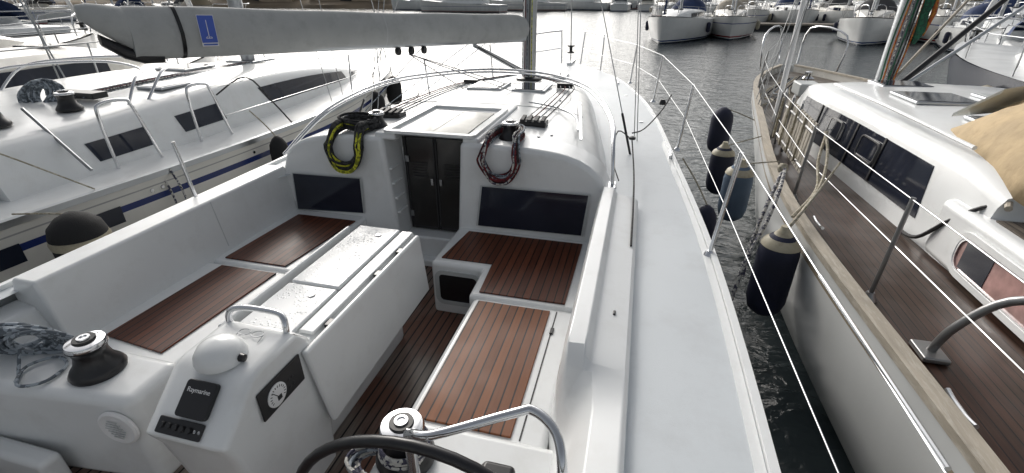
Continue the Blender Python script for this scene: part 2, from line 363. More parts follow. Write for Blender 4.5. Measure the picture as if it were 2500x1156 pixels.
# ---------------------------------------------------------------- OWN BOAT
CX=-1.42
own=thing('sailboat','white sailing yacht with teak cockpit seats and grey boom cover','sailboat',(CX,4.5,0))
xl=interp([(-1.6,-2.88),(1,-2.95),(3,-2.98),(4,-3.0),(5,-3.0),(6.35,-2.93),(8,-2.62),(9,-2.3),(10,-1.83),(10.5,-1.55),(10.7,-1.44)])
xr=interp([(-1.6,.48),(1,.54),(2.5,.52),(4,.41),(6.35,.19),(8,-.14),(9,-.45),(10,-.96),(10.5,-1.27),(10.7,-1.38)])
zs=lambda y:1.3
HOWN=hullmat('own_hull_paint',(.74,.76,.77),[(.12,.2,(.03,.05,.12))])
fin(hull_mb(frange(-1.6,10.7,40),xl,xr,zs),'hull',HOWN,own,smooth=60)
dz=lambda x,y:1.302+.03*(1-((x-CX)/1.9)**2)*min(1,max(0,(y-3.44)/1.5))
deck=MB();deck.grid(frange(3.44,10.68,40),xl,xr,dz,12)
deck.grid(frange(-1.6,3.1,12)+[3.44],lambda y:.06 if y<3.1 else -.15,xr,lambda x,y:1.302,3)
deck.grid(frange(-1.6,3.1,12)+[3.44],xl,lambda y:-2.84 if y<3.1 else -2.66,lambda x,y:1.302,2)
deck.box(-2.9,.1,-1.6,-1.1,1.0,1.301)
fin(deck,'deck',NONSKID,own,smooth=40)
def railstrip(f,inset,w,h,ys,z0,parent,name,mat,sgn):
    secs=[]
    for y in ys:
        x=f(y)-sgn*inset
        secs.append([(x,y,z0),(x,y,z0+h),(x-sgn*w,y,z0+h),(x-sgn*w,y,z0)])
    return fin(MB().loft(secs,True),name,mat,parent,smooth=30)
railstrip(xr,-.004,.03,.03,frange(-1.6,10.62,50),1.295,own,'toe_rail',GEL,1)
railstrip(xl,-.004,.03,.03,frange(-1.6,10.62,50),1.295,own,'toe_rail',GEL,-1)
railstrip(xr,.03,.035,.0035,frange(-1.6,10.3,50),1.3035,own,'deck_margin',GEL,1)
roofhw=interp([(3.0,1.32),(4,1.23),(5,1.08),(6,.92),(6.8,.72),(7.4,.46),(7.8,.2)])
rooft=interp([(3.0,1.655),(4,1.665),(5,1.655),(6,1.62),(6.8,1.54),(7.4,1.43),(7.8,1.345)])
def rsec(y,s):
    hw=roofhw(y);t=rooft(y);zt=t-1.3
    return (CX+s*hw,y,1.295+zt*(max(0,1-abs(s)**7))**.55-.035*s*s+.014)
SS=[-1,-.998,-.99,-.975,-.95,-.92,-.88,-.8,-.65,-.5,-.3,-.1,.1,.3,.5,.65,.8,.88,.92,.95,.975,.99,.998,1]
fin(MB().loft([[rsec(y,s) for s in SS] for y in frange(3.43,7.8,30)],False,True,True),'coachroof',GEL,own,smooth=50)
def bulk(xa,xb,foot,nm):
    sa=(xa-CX)/1.325;sb=(xb-CX)/1.325
    top=[]
    for i in range(15):
        s=sa+(sb-sa)*i/14
        s=max(-.9995,min(.9995,s));p=rsec(3.3,s);top.append((CX+s*1.325,p[2]+.003))
    poly=[(foot[0],.58)]+top+[(foot[1],.58)]
    lo=[V((x,3.10 if z<1.2 else 3.12,z)) for x,z in poly];hi=[V((x,3.46,z)) for x,z in poly]
    return fin(MB().loft([lo,hi],True,True,True),nm,GEL,own,bevel=.04,seg=5,smooth=40)
bp_=bulk(-2.74,-1.80,(-2.74,-1.72),'bulkhead')
bs_=bulk(-1.19,-.10,(-1.26,-.10),'bulkhead')
fin(MB().box(-1.86,-1.17,3.395,3.44,.58,1.66),'door_frame',GEL,own)
fin(MB().box(-1.80,-1.22,3.20,3.396,.58,.83),'sill',GEL,own,bevel=.02)
fin(MB().box(-1.62,-1.45,3.12,3.205,.58,.66),'step',GEL,own,bevel=.015)
for cxx,sg in ((-1.60,-1),(-1.345,1)):
    lo_=cxx-.125;hi_=cxx+.125
    poly=[(lo_,3.335,.845),(hi_-(.02 if sg>0 else 0),3.335,.845),(hi_+(.025 if sg>0 else 0),3.345,1.625),(lo_-(.02 if sg<0 else 0),3.345,1.625)]
    d=fin(MB().prism(poly,(0,-.016,0)),'companionway_door',DOORM,own,bevel=.004)
    fin(MB().obox((cxx-sg*.09,3.314,1.27),(.020,.010,.055),I3),'handle',STEEL,d,bevel=.004)
    v=MB()
    for k in range(6): v.obox((cxx+sg*.01,3.3205,1.31+k*.022),(.13,.004,.008),I3)
    fin(v,'vent',BLACK,d)
    ff=MB();ff.obox((lo_+.008,3.321,1.235),(.012,.006,.76),I3).obox((hi_-.008,3.321,1.235),(.012,.006,.76),I3).obox((cxx,3.321,.865),(.24,.006,.014),I3)
    fin(ff,'door_edge',RUBBER,d)
    for zz in (.98,1.45): fin(MB().obox((cxx+sg*.108,3.313,zz),(.03,.012,.05),I3),'hinge',WIRE,d,bevel=.003)
def bwin(pts,parent):
    P=[V(p) for p in pts];c=sum(P,V())/4
    fin(MB().prism([c+(p-c)*1.04 for p in P],(0,-.003,0)),'window_seal',GELG,parent,bevel=.0012)
    fin(MB().prism([p+V((0,-.0035,0)) for p in P],(0,-.004,0)),'window',SMOKE,parent,bevel=.001)
bwin([(-2.62,3.10,1.32),(-2.02,3.10,1.33),(-2.03,3.095,1.04),(-2.64,3.095,1.01)],bp_)
bwin([(-1.02,3.10,1.36),(-.25,3.10,1.365),(-.28,3.095,1.055),(-1.06,3.095,1.045)],bs_)
rb_=MB()
for k in range(4): rb_.obox((-1.785+.010*(3-k),3.22,1.05+k*.12),(.05,.14,.02),I3)
fin(rb_,'recess_ribs',GEL,own,bevel=.008)
fin(MB().box(-1.86,-1.06,3.40,4.36,1.60,1.695),'hatch_garage',GEL,own,bevel=.02)
fin(MB().box(-1.87,-1.70,3.14,3.42,1.64,1.696),'hatch_garage',GEL,own,bevel=.018)
fin(MB().box(-1.175,-1.05,3.14,3.42,1.64,1.696),'hatch_garage',GEL,own,bevel=.018)
fin(MB().box(-1.705,-1.17,3.16,3.95,1.685,1.702),'sliding_hatch',HATCHM,own,bevel=.004)
rg=MB();M0=frameM((1,0,0),(0,1,0));ringp(rg,(-1.44,3.62,1.695),M0,.72,.98,.05,.05,.022)
fin(rg,'hatch_frame',GEL,own,smooth=30)
fin(MB().box(-1.44,-1.437,3.18,3.94,1.7022,1.7032),'hatch_seam',RUBBER,own)
fin(MB().box(-1.70,-1.175,3.16,3.185,1.702,1.712),'hatch_handle',RUBBER,own,bevel=.004)
# seats
fin(MB().box(-.81,-.19,1.24,2.235,.58,1.0),'seat_base',GEL,own,bevel=.035,seg=4)
L=[(-1.23,2.56),(-.86,2.56),(-.85,2.24),(-.19,2.24),(-.19,3.13),(-1.23,3.13)]
fin(MB().prism([(x,y,.58) for x,y in L],(0,0,.42)),'seat_base',GEL,own,bevel=.035,seg=4)
fin(MB().prism([(x,y,1.0005) for x,y in [(-1.17,2.62),(-.81,2.62),(-.79,2.28),(-.27,2.28),(-.26,3.05),(-1.12,3.05)]],(0,0,.010)),'seat_planks',TEAKR,own,bevel=.004)
fin(MB().box(-.765,-.34,1.30,2.19,1.0005,1.011),'seat_planks',TEAKO,own,bevel=.004,label='golden dry teak seat planks')
fin(MB().box(-2.70,-2.02,1.26,2.20,.58,1.0),'seat_base',GEL,own,bevel=.035,seg=4)
fin(MB().box(-2.70,-2.02,2.203,3.13,.58,1.0),'seat_base',GEL,own,bevel=.035,seg=4)
fin(MB().prism([(-2.57,1.40,1.0005),(-2.16,1.36,1.0005),(-2.12,2.16,1.0005),(-2.54,2.16,1.0005)],(0,0,.01)),'seat_planks',TEAKR,own,bevel=.004)
fin(MB().prism([(-2.60,2.25,1.0005),(-2.12,2.25,1.0005),(-2.05,3.0,1.0005),(-2.57,3.0,1.0005)],(0,0,.01)),'seat_planks',TEAKR,own,bevel=.004)
ML=frameM((1,0,0),(0,0,1))
lk_=MB();ringp(lk_,(-1.035,2.562,.81),ML,.33,.27,.06,.03,.012);lo=fin(lk_,'locker_frame',GELG,own,smooth=40)
fin(panel(MB(),(-1.035,2.561,.81),ML,.275,.215,.035,.004),'locker_door',BLACK,lo)
fin(MB().box(-.306,-.300,1.30,2.20,.996,1.003),'locker_seam',RUBBER,own)
fin(MB().obox((-.30,2.02,1.006),(.02,.05,.008),I3),'locker_hinge',BLACK,own,bevel=.003)
fin(MB().box(-2.72,-.12,-1.1,3.42,.56,.602),'cockpit_sole',TEAKS,own)
F_=[(-.24,.57),(-.205,1.0),(-.168,1.385),(-.152,1.43),(-.082,1.432),(-.058,1.39),(.07,1.362),(.088,1.345),(.09,1.28),(.09,.57)]
A_=[(-.20,.57),(-.175,.93),(-.155,1.06),(-.12,1.16),(-.075,1.27),(-.03,1.335),(.07,1.352),(.088,1.338),(.09,1.28),(.09,.57)]
secs=[]
for y in [3.13,2.6,2.1,1.7,1.5,1.44,1.40,1.36,1.32,1.28,1.22,1.15,1.0,.5,0,-.6,-1.3]:
    k=min(1,max(0,(1.46-y)/.24));k=k*k*(3-2*k)
    secs.append([(a[0]+(b_[0]-a[0])*k,y,a[1]+(b_[1]-a[1])*k) for a,b_ in zip(F_,A_)])
fin(MB().loft(secs,True),'coaming',GEL,own,smooth=28,bevel=.006)
def ext(poly,y0,y1,nm,mat=GEL,bv=.02):
    return fin(MB().prism([(x,y0,z) for x,z in poly],(0,y1-y0,0)),nm,mat,own,bevel=bv,seg=4)
ext([(-2.64,.57),(-2.66,1.0),(-2.71,1.37),(-2.86,1.37),(-2.9,1.28),(-2.9,.57)],1.30,3.13,'coaming',bv=.018)
ext([(-2.72,.57),(-2.74,1.1),(-2.78,1.22),(-2.90,1.25),(-2.91,.57)],-1.3,1.31,'coaming',bv=.02)
fin(MB().prism([(-2.6625,2.36,1.03),(-2.6625,2.366,1.03),(-2.7075,2.366,1.36),(-2.7075,2.36,1.36)],(-.004,0,0)),'coaming_seam',GELG,own)
fin(MB().prism([(-.190,1.5,1.12),(-.190,2.9,1.12),(-.178,2.9,1.25),(-.178,1.5,1.25)],(-.006,0,0)),'coaming_pocket',surf('beige_pocket',(.50,.48,.42),.6),own,bevel=.002)
fin(MB().obox((.01,1.74,1.377),(.012,.03,.010),I3),'drain_fitting',BLACK,own,bevel=.004)
# winch islands
fin(MB().prism([(-2.80,.90,.58),(-1.90,1.0,.58),(-1.90,1.27,.58),(-2.80,1.27,.58)],(0,0,.52)),'winch_island',GEL,own,bevel=.05,seg=4)
fin(MB().box(-.80,-.10,.95,1.262,.58,1.06),'winch_island',GEL,own,bevel=.04,seg=4)
winch(own,(-2.20,1.12,1.10),1.22);winch(own,(-.68,1.07,1.07),1.25)
Msp=frameM((1,.12,0),(0,0,1))
sp_=fin(MB().lathe([(0,0),(.09,0),(.09,.01),(.08,.016),(.06,.012),(.03,.014),(0,.016)],(-1.99,.985,.95),28,Msp),'speaker',WHITEP,own,smooth=40)
v=MB()
for k in range(7): v.obox(V((-1.99,.966,.905+k*.015)),(.11-abs(k-3)*.018,.003,.004),I3)
fin(v,'speaker_grille',GELG,sp_)
fin(MB().box(-2.72,-2.30,.82,.91,.58,.80),'helm_seat_step',GEL,own,bevel=.03)
fin(MB().box(-2.90,-2.55,-.6,.62,.58,.92),'helm_seat',GEL,own,bevel=.06,seg=4)
# table
tb=fin(MB().box(-1.60,-1.22,1.30,2.38,1.24,1.30),'table',GEL,own,bevel=.02,seg=4)
fin(MB().box(-1.585,-1.31,1.69,2.36,1.3005,1.325),'table_leaf',WET,tb,bevel=.012)
fin(MB().box(-1.585,-1.31,1.33,1.68,1.3005,1.322),'table_leaf',WET,tb,bevel=.012)
fin(MB().box(-1.30,-1.225,1.36,2.36,1.3005,1.318),'table_rail',GEL,tb,bevel=.008)
fin(MB().prism([(-1.165,1.23,1.325),(-1.165,2.32,1.325),(-1.16,2.38,.90),(-1.16,1.30,.87)],(-.03,0,0)),'drop_leaf',GEL,tb,bevel=.014,seg=4)
fin(MB().prism([(-1.64,1.30,1.32),(-1.64,2.34,1.32),(-1.66,2.34,.95),(-1.66,1.30,.92)],(-.025,0,0)),'drop_leaf',GEL,tb,bevel=.012,seg=4)
fin(MB().box(-1.52,-1.30,1.34,2.25,.58,1.245),'table_leg',GEL,tb,bevel=.04)
for yy in (1.42,1.85,2.1):
    fin(MB().box(-1.215,-1.185,yy,yy+.05,1.285,1.318),'hinge',BLACK,tb,bevel=.004)
for yy in (1.60,2.25): fin(MB().lathe([(0,0),(.018,0),(.016,.004),(0,.003)],(-1.40,yy,1.3235 if yy<1.68 else 1.3262),18),'latch',WIRE,tb)
# helm pod
prof=[(.93,.58),(.84,1.16),(.805,1.25),(.985,1.405),(1.04,1.42),(1.24,1.42),(1.31,1.34),(1.34,.95),(1.34,.58)]
secs=[]
for x,sc in ((-1.535,.94),(-1.52,.985),(-1.49,1.0),(-1.235,1.0),(-1.21,.985),(-1.195,.94)):
    cy,cz=1.08,1.0
    secs.append([(x+(.03 if z<.6 else 0)*(1 if x<-1.4 else -1),cy+(y-cy)*sc,z if z<.6 else cz+(z-cz)*(1-(1-sc)*.7)) for y,z in prof])
pod=fin(MB().loft(secs,True),'helm_pod',GEL,own,bevel=.012,seg=3)
fu=V((0,.18,.155)).normalized();MF=frameM((1,0,0),fu)
fc=V((-1.365,.895,1.3275))
pl=fin(panel(MB(),fc+MF@V((.01,.022,.002)),MF,.125,.125,.014,.022),'plotter',BLACK,pod,bevel=.004)
textmesh('Raymarine',.0225,MF,fc+MF@V((.01,.05,.0248)),WHITEP,pl)
sw=fin(panel(MB(),fc+MF@V((-.02,-.077,.002)),MF,.185,.055,.006,.008),'switch_panel',BLACK,pod,bevel=.002)
kb=MB()
for k in range(5): kb.lathe([(0,0),(.011,0),(.010,.008),(0,.008)],fc+MF@V((-.09+k*.028,-.077,.0102)),12,MF)
fin(kb,'knobs',RUBBER,sw)
for k in range(2):fin(MB().lathe([(0,0),(.006,0),(0,.004)],fc+MF@V((.043+k*.018,-.077,.0102)),10,MF),'indicator_button',WIRE,sw)
cp=fin(MB().lathe([(0,0),(.088,0),(.090,.010),(.085,.034),(.068,.060),(.038,.077),(0,.083)],(-1.365,1.045,1.418),32),'compass',GEL,pod,smooth=60,label='white domed steering compass')
fin(MB().lathe([(0,0),(.016,0),(.014,.016),(0,.02)],(-1.277,1.045,1.438),14,frameM((0,1,0),(0,0,1))),'compass_knob',BLACK,cp,smooth=50)
fin(MB().tube([(-1.505,1.235,1.40),(-1.505,1.24,1.445),(-1.485,1.25,1.472),(-1.42,1.262,1.480),(-1.29,1.262,1.480),(-1.25,1.25,1.468),(-1.235,1.235,1.44),(-1.235,1.23,1.40)],.0125,12,5),'grab_rail',STEEL,pod,smooth=60)
MG=frameM((0,1,0),(0,0,1))
GX=-1.194
gp=fin(panel(MB(),(GX,1.10,1.265),MG,.235,.13,.006,.006),'gauge_panel',BLACK,pod,bevel=.002)
fin(MB().lathe([(0,0),(.048,0),(.048,.004),(.044,.006),(0,.006)],(GX+.0065,1.065,1.26),28,MG),'gauge_dial',WHITEP,gp,smooth=30)
tk=MB()
for k in range(14):
    a=math.radians(-30+k*240/13);tk.obox(V((GX+.0128,1.065+.036*math.cos(a),1.26+.036*math.sin(a))),(.001,.003,.009),Matrix.Rotation(a-math.pi/2,3,'X'))
tk.obox((GX+.0128,1.07,1.245),(.001,.022,.02),I3);tk.obox((GX+.0130,1.055,1.267),(.001,.003,.05),Matrix.Rotation(.6,3,'X'))
fin(tk,'gauge_marks',BLACK,gp)
for k in range(4): fin(MB().lathe([(0,0),(.008,0),(0,.004)],(GX+.0065,1.135+.02*(k%2),1.235+.035*(k//2)),10,MG),'gauge_button',RUBBER,gp)
e=thing('eyeglasses','thin rimless eyeglasses lying on the white helm pod','eyeglasses',(-1.36,1.2,1.42))
g=MB()
for dx in (-.03,.03): g.tube([( -1.35+dx+.024*math.cos(a*.5236),1.18+.018*math.sin(a*.5236),1.430) for a in range(12)],.0016,6,2,True)
g.tube([(-1.356,1.18,1.431),(-1.344,1.18,1.431)],.0016);g.tube([(-1.404,1.18,1.430),(-1.40,1.13,1.424)],.0014);g.tube([(-1.296,1.18,1.430),(-1.29,1.14,1.424)],.0014)
fin(g,'glasses_frame',WIRE,e)
# wheel
WC=V((-.52,.86,.935));R=.49
wh=fin(MB().tube([WC+V((R*math.cos(a),0,R*math.sin(a))) for a in frange(0,2*math.pi,49)[:-1]],.019,14,0,True),'steering_wheel',BLACK,own,smooth=60)
for k in range(5):
    a=math.radians(90+72*k);fin(MB().tube([WC,WC+V((R*math.cos(a),0,R*math.sin(a)))],[.016,.010],8),'spoke',STEEL,wh,smooth=60)
fin(MB().lathe([(0,-.04),(.05,-.04),(.05,.03),(0,.03)],WC,20,frameM((1,0,0),(0,0,1))),'wheel_hub',STEEL,wh)
fin(MB().tube([(-.60,.97,.62),(-.60,.97,1.25),(-.58,.955,1.35),(-.49,.93,1.40),(-.26,1.03,1.45),(-.20,1.05,1.455),(-.125,1.01,1.43),(-.09,.94,1.37),(-.085,.9,1.2),(-.085,.88,.9)],.0155,12,5),'helm_guard_rail',STEEL,own,smooth=60)
fin(MB().box(-.62,-.44,.90,.97,.58,1.05),'wheel_pedestal',GEL,own,bevel=.03)
fin(MB().prism([(-.40,1.03,1.06),(-.26,1.03,1.06),(-.27,1.11,1.06),(-.39,1.11,1.06)],(0,0,.05)),'engine_control',BLACK,own,bevel=.02)
fin(panel(MB(),(-.19,.948,.98),ML,.10,.07,.02,.004),'engine_panel',BLACK,own)
# roof gear
winch(own,(-.87,3.33,1.655),.95);winch(own,(-1.98,3.40,1.652),.95)
def clutch(x0,x1,y,z,n):
    c=fin(MB().box(x0,x1,y,y+.14,z,z+.045),'rope_clutch',BLACK,own,bevel=.012)
    for k in range(n):
        x=x0+(x1-x0)*(k+.5)/n;fin(MB().obox((x,y+.05,z+.058),((x1-x0)/n*.6,.12,.022),Matrix.Rotation(.12,3,'X')),'lever',RUBBER,c,bevel=.005)
clutch(-.90,-.68,3.72,1.655,4);clutch(-2.16,-1.94,3.70,1.655,4)
for k in range(4):
    x0=-.87+k*.05;fin(MB().tube([(x0,3.85,1.69),(x0+.03,4.8,1.685),(x0-.02,5.75,1.665),(-1.30+k*.03,6.25,1.68)],.0055,6,4),'halyard',(ROPEW,ROPER,ROPEG,ROPEB)[k],own)
    x0=-1.98-k*.05;fin(MB().tube([(x0,3.83,1.69),(x0-.0,4.8,1.685),(x0+.05,5.75,1.65),(-1.54-k*.03,6.25,1.68)],.0055,6,4),'halyard',(ROPEG,ROPEB,ROPEW,ROPER)[k],own)
for x in (-.83,-1.98): fin(MB().box(x-.09,x+.09,5.68,5.76,1.635,1.69),'deck_organiser',BLACK,own,bevel=.01)
hatch(own,-1.36,-.98,5.25,5.75,1.645);hatch(own,-1.88,-1.48,5.25,5.75,1.645);hatch(own,-1.62,-1.22,8.35,8.85,1.335)
fin(MB().tube([(-.42,3.75,1.645),(-.50,4.15,1.665),(-.70,4.42,1.675),(-1.0,4.55,1.69)],.008,8,5),'sheet_track',ALU,own)
railstrip(lambda y:-.36-(y-3.5)*.13,0,.02,.012,frange(3.5,4.9,8),1.635,own,'jib_track',STEEL,1)
for (x,y) in ((-.6,3.55),(-.5,4.3),(-.55,5.0),(-.75,4.9),(-.68,3.45),(-2.3,3.6)):
    fin(MB().lathe([(0,0),(.012,0),(.010,.008),(0,.008)],(x,y,rsec(y,(x-CX)/roofhw(y))[2]),12),'snap_stud',WIRE,own)
for y in (4.45,5.9): fin(MB().tube([(CX+s*roofhw(y)*.82,y,rsec(y,s*.82)[2]+.001) for s in frange(-1,1,13)],.0035,5),'roof_seam',GELG,own)
fr1=[(-.10,3.28,1.38),(-.12,3.38,1.62),(-.17,3.75,1.76),(-.42,4.75,1.80),(-.75,5.18,1.83),(-1.2,5.42,1.85),(-1.75,5.44,1.85),(-2.25,5.0,1.84),(-2.50,4.45,1.82),(-2.66,3.75,1.70),(-2.80,3.25,1.42)]
fr2=[(-.10,3.30,1.38),(-.13,3.40,1.62),(-.19,3.80,1.745),(-.45,4.73,1.785),(-.78,5.12,1.81),(-1.22,5.35,1.83),(-1.75,5.37,1.83),(-2.22,4.94,1.82),(-2.47,4.40,1.80),(-2.64,3.75,1.685),(-2.79,3.27,1.42)]
fin(MB().tube(fr1,.012,10,6),'sprayhood_frame',STEEL,own,smooth=60)
fin(MB().tube(fr2,.010,10,6),'sprayhood_frame',STEEL,own,smooth=60)
fin(MB().box(-.135,-.07,3.20,3.34,1.30,1.40),'frame_hinge',STEEL,own,bevel=.01)
# mast, boom
mst=fin(MB().loft([[(CX+.085*math.cos(a)*sc,6.44+.12*math.sin(a)*sc,z) for a in frange(0,2*math.pi,25)[:-1]] for z,sc in ((1.6,1),(8,1),(17.5,.8))],True),'mast',ALU,own,smooth=60)
fin(MB().lathe([(0,0),(.17,0),(.17,.03),(.13,.05),(0,.05)],(CX,6.44,1.60),24),'mast_collar',BLACK,mst)
for k in range(5): fin(MB().tube([(CX-.06+k*.03,6.30,1.66),(CX-.05+k*.025,6.31,3.2)],.006,6),'halyard',(ROPEW,ROPER,ROPEG,ROPEB,ROPEY)[k],mst)
for sg in (-1,1):
    fin(MB().tube([(CX,6.44,6.6),(CX+sg*1.0,6.1,6.65)],.025,8),'spreader',ALU,mst)
BA=V((-1.46,6.28,2.24));BB=V((-3.19,2.57,2.385));bd=(BB-BA).normalized();bside=bd.cross(V((0,0,1))).normalized();bup=bside.cross(bd).normalized()
if bup.z<0:bup=-bup
bm_=fin(MB().loft([[BA.lerp(BB,t)+bside*(.05*math.cos(a))+bup*(.075*math.sin(a)-.085) for a in frange(0,2*math.pi,17)[:-1]] for t in (0,.5,1.0)],True),'boom',ALU,own,smooth=60)
def cprof(t,ex=0):
    hh=.146+.005*math.sin(t*9)+.012*t+ex;ww=.085+.005*math.sin(t*7+1)+ex;sag=.003*math.sin(t*23)
    if t<.03:hh*=.8
    return hh,ww,sag
def csec(t,ex=0):
    p=BA.lerp(BB,t);hh,ww,sag=cprof(t,ex)
    return [p+bside*(ww*(math.cos(a))*(1 if math.sin(a)<0 else 1-.3*math.sin(a)))+bup*(hh*math.sin(a)+sag) for a in frange(0,2*math.pi,21)[:-1]]
cov=fin(MB().loft([csec(t) for t in frange(0,1.0,34)],True),'sail_cover',GREYC,bm_,smooth=70)
ee=[]
for t,h0,h1,w in ((0,-.10,.155,.085),(.08,-.04,.165,.08),(.16,.02,.17,.06),(.22,.08,.16,.03)):
    q=BB+bd*t;ee.append([q+bside*(w*math.cos(a))+bup*((h0+h1)/2+(h1-h0)/2*math.sin(a)) for a in frange(0,2*math.pi,17)[:-1]])
fin(MB().loft(ee,True),'sail_cover_end',GREYC,bm_,smooth=70)
ee=[]
for t,h0,h1,w in ((-.16,-.185,-.12,.045),(-.05,-.185,-.10,.052),(.05,-.15,-.06,.048),(.15,-.07,.0,.035)):
    q=BB+bd*t;ee.append([q+bside*(w*math.cos(a))+bup*((h0+h1)/2+(h1-h0)/2*math.sin(a)) for a in frange(0,2*math.pi,17)[:-1]])
fin(MB().loft(ee,True),'boom_end_fitting',BLACK,bm_,smooth=60)
def strap(t,w,mat,nm):
    return fin(MB().loft([csec(t,.004),csec(t+w,.004)],True,False,False),nm,mat,cov,smooth=60)
strap(.928,.006,BLACK,'cover_strap');strap(.52,.002,GELG,'cover_seam')
toc=bside if bside.dot(V((1,-1,0)))>0 else -bside
MLg=frameM(-bd,bup)
if (MLg@V((0,0,1))).dot(toc)<0: MLg=frameM(bd,bup)
lc=BA.lerp(BB,.893)+toc*.098+bup*.015
lg=fin(panel(MB(),lc,MLg,.106,.200,.003,.003),'logo_patch',WHITEP,cov)
fin(panel(MB(),lc+MLg@V((0,.010,.0031)),MLg,.100,.172,.002,.001),'logo_field',LOGOB,lg)
lo=MB()
lo.obox(lc+MLg@V((0,.01,.0052)),(.004,.115,.001),MLg);lo.obox(lc+MLg@V((0,-.047,.0052)),(.040,.004,.001),MLg)
lo.obox(lc+MLg@V((-.014,-.040,.0052)),(.014,.003,.001),MLg@Matrix.Rotation(.5,3,'Z'));lo.obox(lc+MLg@V((.014,-.040,.0052)),(.014,.003,.001),MLg@Matrix.Rotation(-.5,3,'Z'))
fin(lo,'logo_mark',WHITEP,lg)
fin(MB().obox(lc+MLg@V((0,-.088,.0042)),(.090,.010,.001),MLg),'logo_caption_band',LOGOB,lg)
pv=BA.lerp(BB,.22)-bup*.17
fin(MB().tube([(CX-.02,6.32,1.70),V((CX-.02,6.32,1.70)).lerp(pv,.5),pv],[.03,.03,.022],10),'vang',ALU,own)
fin(MB().tube([(CX+.03,6.30,1.66),pv+V((.05,0,-.02))],.006,6),'vang_line',ROPEB,own)
for t in (.40,.44,.48):
    q=BA.lerp(BB,t)-bup*.19
    fin(MB().lathe([(0,-.018),(.035,-.018),(.04,0),(.035,.018),(0,.018)],q,18,frameM((0,1,.3),(0,0,1))),'sheet_block',BLACK,bm_,smooth=50)
qq=BA.lerp(BB,.45)-bup*.22
for dx,dy in ((-1.35,5.2),(-1.9,5.2),(-1.5,5.6)): fin(MB().tube([qq,(dx,dy,1.67)],.005,6),'mainsheet',ROPEW,own)
for q2,t in (((-2.85,4.2,1.33),.40),((-2.9,4.6,1.33),.24),((-2.86,5.6,1.33),.17)): fin(MB().tube([BA.lerp(BB,t)-bup*.15,q2],.004,6),'preventer_line',ROPEG,own)
def wire(a,b,r=.004,nm='shroud',par=own,mat=WIRE): return fin(MB().tube([a,b],r,6),nm,mat,par,smooth=60)
for sg,cx0 in ((1,.0),(-1,-2.84)):
    wire((cx0,4.34,1.3),(CX,6.1,5.6),.0045);wire((cx0+sg*.02,4.9,1.3),(CX+sg*.98,6.1,6.6),.0045);wire((cx0+sg*.05,4.8,1.3),(CX+sg*.98,6.12,6.62),.0045)
    fin(MB().tube([(cx0,4.34,1.3),(cx0+(CX-cx0)*.08,4.34+1.76*.08,1.3+4.3*.08)],.011,8),'turnbuckle',BLACK,own)
wire((CX,10.45,1.32),(CX,6.5,16.5),.012,'forestay');fin(MB().lathe([(0,0),(.07,0),(.075,.02),(.03,.04),(.03,.11),(.075,.13),(.07,.15),(0,.15)],(CX,10.38,1.55),20),'furling_drum',BLACK,own)
wire((CX,-1.5,1.4),(CX,6.3,17),.004,'backstay')
fin(MB().tube([(.00,4.34,1.44),(.04,3.6,1.40),(.055,3.0,1.385),(.06,2.40,1.372)],.0065,6,4),'jib_sheet',ROPEB,own)
fin(MB().tube([(-.005,4.36,1.50),(.10,4.55,1.50),(.25,4.85,1.62),(.33,5.1,1.72)],.006,6,4),'jib_sheet',ROPEB,own)
fin(MB().tube([(-.01,4.30,1.46),(-.12,4.0,1.6),(-.13,3.6,1.5),(-.06,3.3,1.42)],.005,6,4),'jib_sheet',ROPEB,own)
fin(MB().lathe([(0,0),(.03,0),(.035,.02),(.02,.05),(0,.05)],(.25,5.0,1.64),12),'sheet_block',BLACK,own)
fin(MB().lathe([(0,0),(.03,0),(.03,.02),(0,.03)],(.0,4.3,1.46),12),'sheet_block',BLACK,own)
for (x,y) in ((.35,4.35),(-.32,8.2),(.42,.4)):
    c=fin(MB().box(x-.015,x+.015,y-.04,y+.04,1.305,1.335),'cleat',STEEL,own,bevel=.006)
    fin(MB().tube([(x,y-.10,1.345),(x,y-.05,1.338),(x,y+.05,1.338),(x,y+.10,1.345)],.010,8,3),'cleat_horn',STEEL,c)
for y in (5.6,7.2): fin(MB().lathe([(0,0),(.025,0),(.022,.006),(0,.006)],(xr(y)-.2,y,1.318),16),'deck_filler',STEEL,own)
tops=[]
for x,y in [(.49,2.53),(.42,4.60),(.22,6.9),(-.14,8.4)]:
    s=fin(MB().tube([(x,y,1.30),(x+.05,y,1.90)],.0125,10),'stanchion',STEEL,own,smooth=60)
    fin(MB().lathe([(0,0),(.035,0),(.03,.012),(.017,.03),(0,.03)],(x,y,1.303),14),'stanchion_base',STEEL,s);tops.append((x+.05,y,1.90))
fin(MB().tube([(.60,.10,1.86)]+[t for t in tops]+[(-.75,9.7,1.92)],.0027,6),'lifeline',WIRE,own)
fin(MB().tube([(.60,.10,1.56)]+[(t[0]-.02,t[1],1.60) for t in tops]+[(-.77,9.7,1.6)],.0025,6),'lifeline',WIRE,own)
fin(MB().tube([(.567,1.35,1.882),(.592,.72,1.871)],.006,8),'turnbuckle',STEEL,own)
fin(MB().tube([(.60,-.9,1.33),(.60,-.5,1.9),(.58,.1,1.9),(.6,.15,1.33)],.013,10,6),'stern_rail',STEEL,own,smooth=60)
for x,y,h in ((-2.95,2.48,.42),(-2.93,6.6,.5),(-2.5,8.4,.55)):
    fin(MB().tube([(x,y,1.28),(x-.05,y,1.30+h)],.0125,10),'stanchion',STEEL,own,smooth=60)
fin(MB().tube([(-2.98,6.6,1.8),(-2.55,8.4,1.85),(-2.1,9.7,1.92)],.0035,6),'lifeline',WIRE,own)
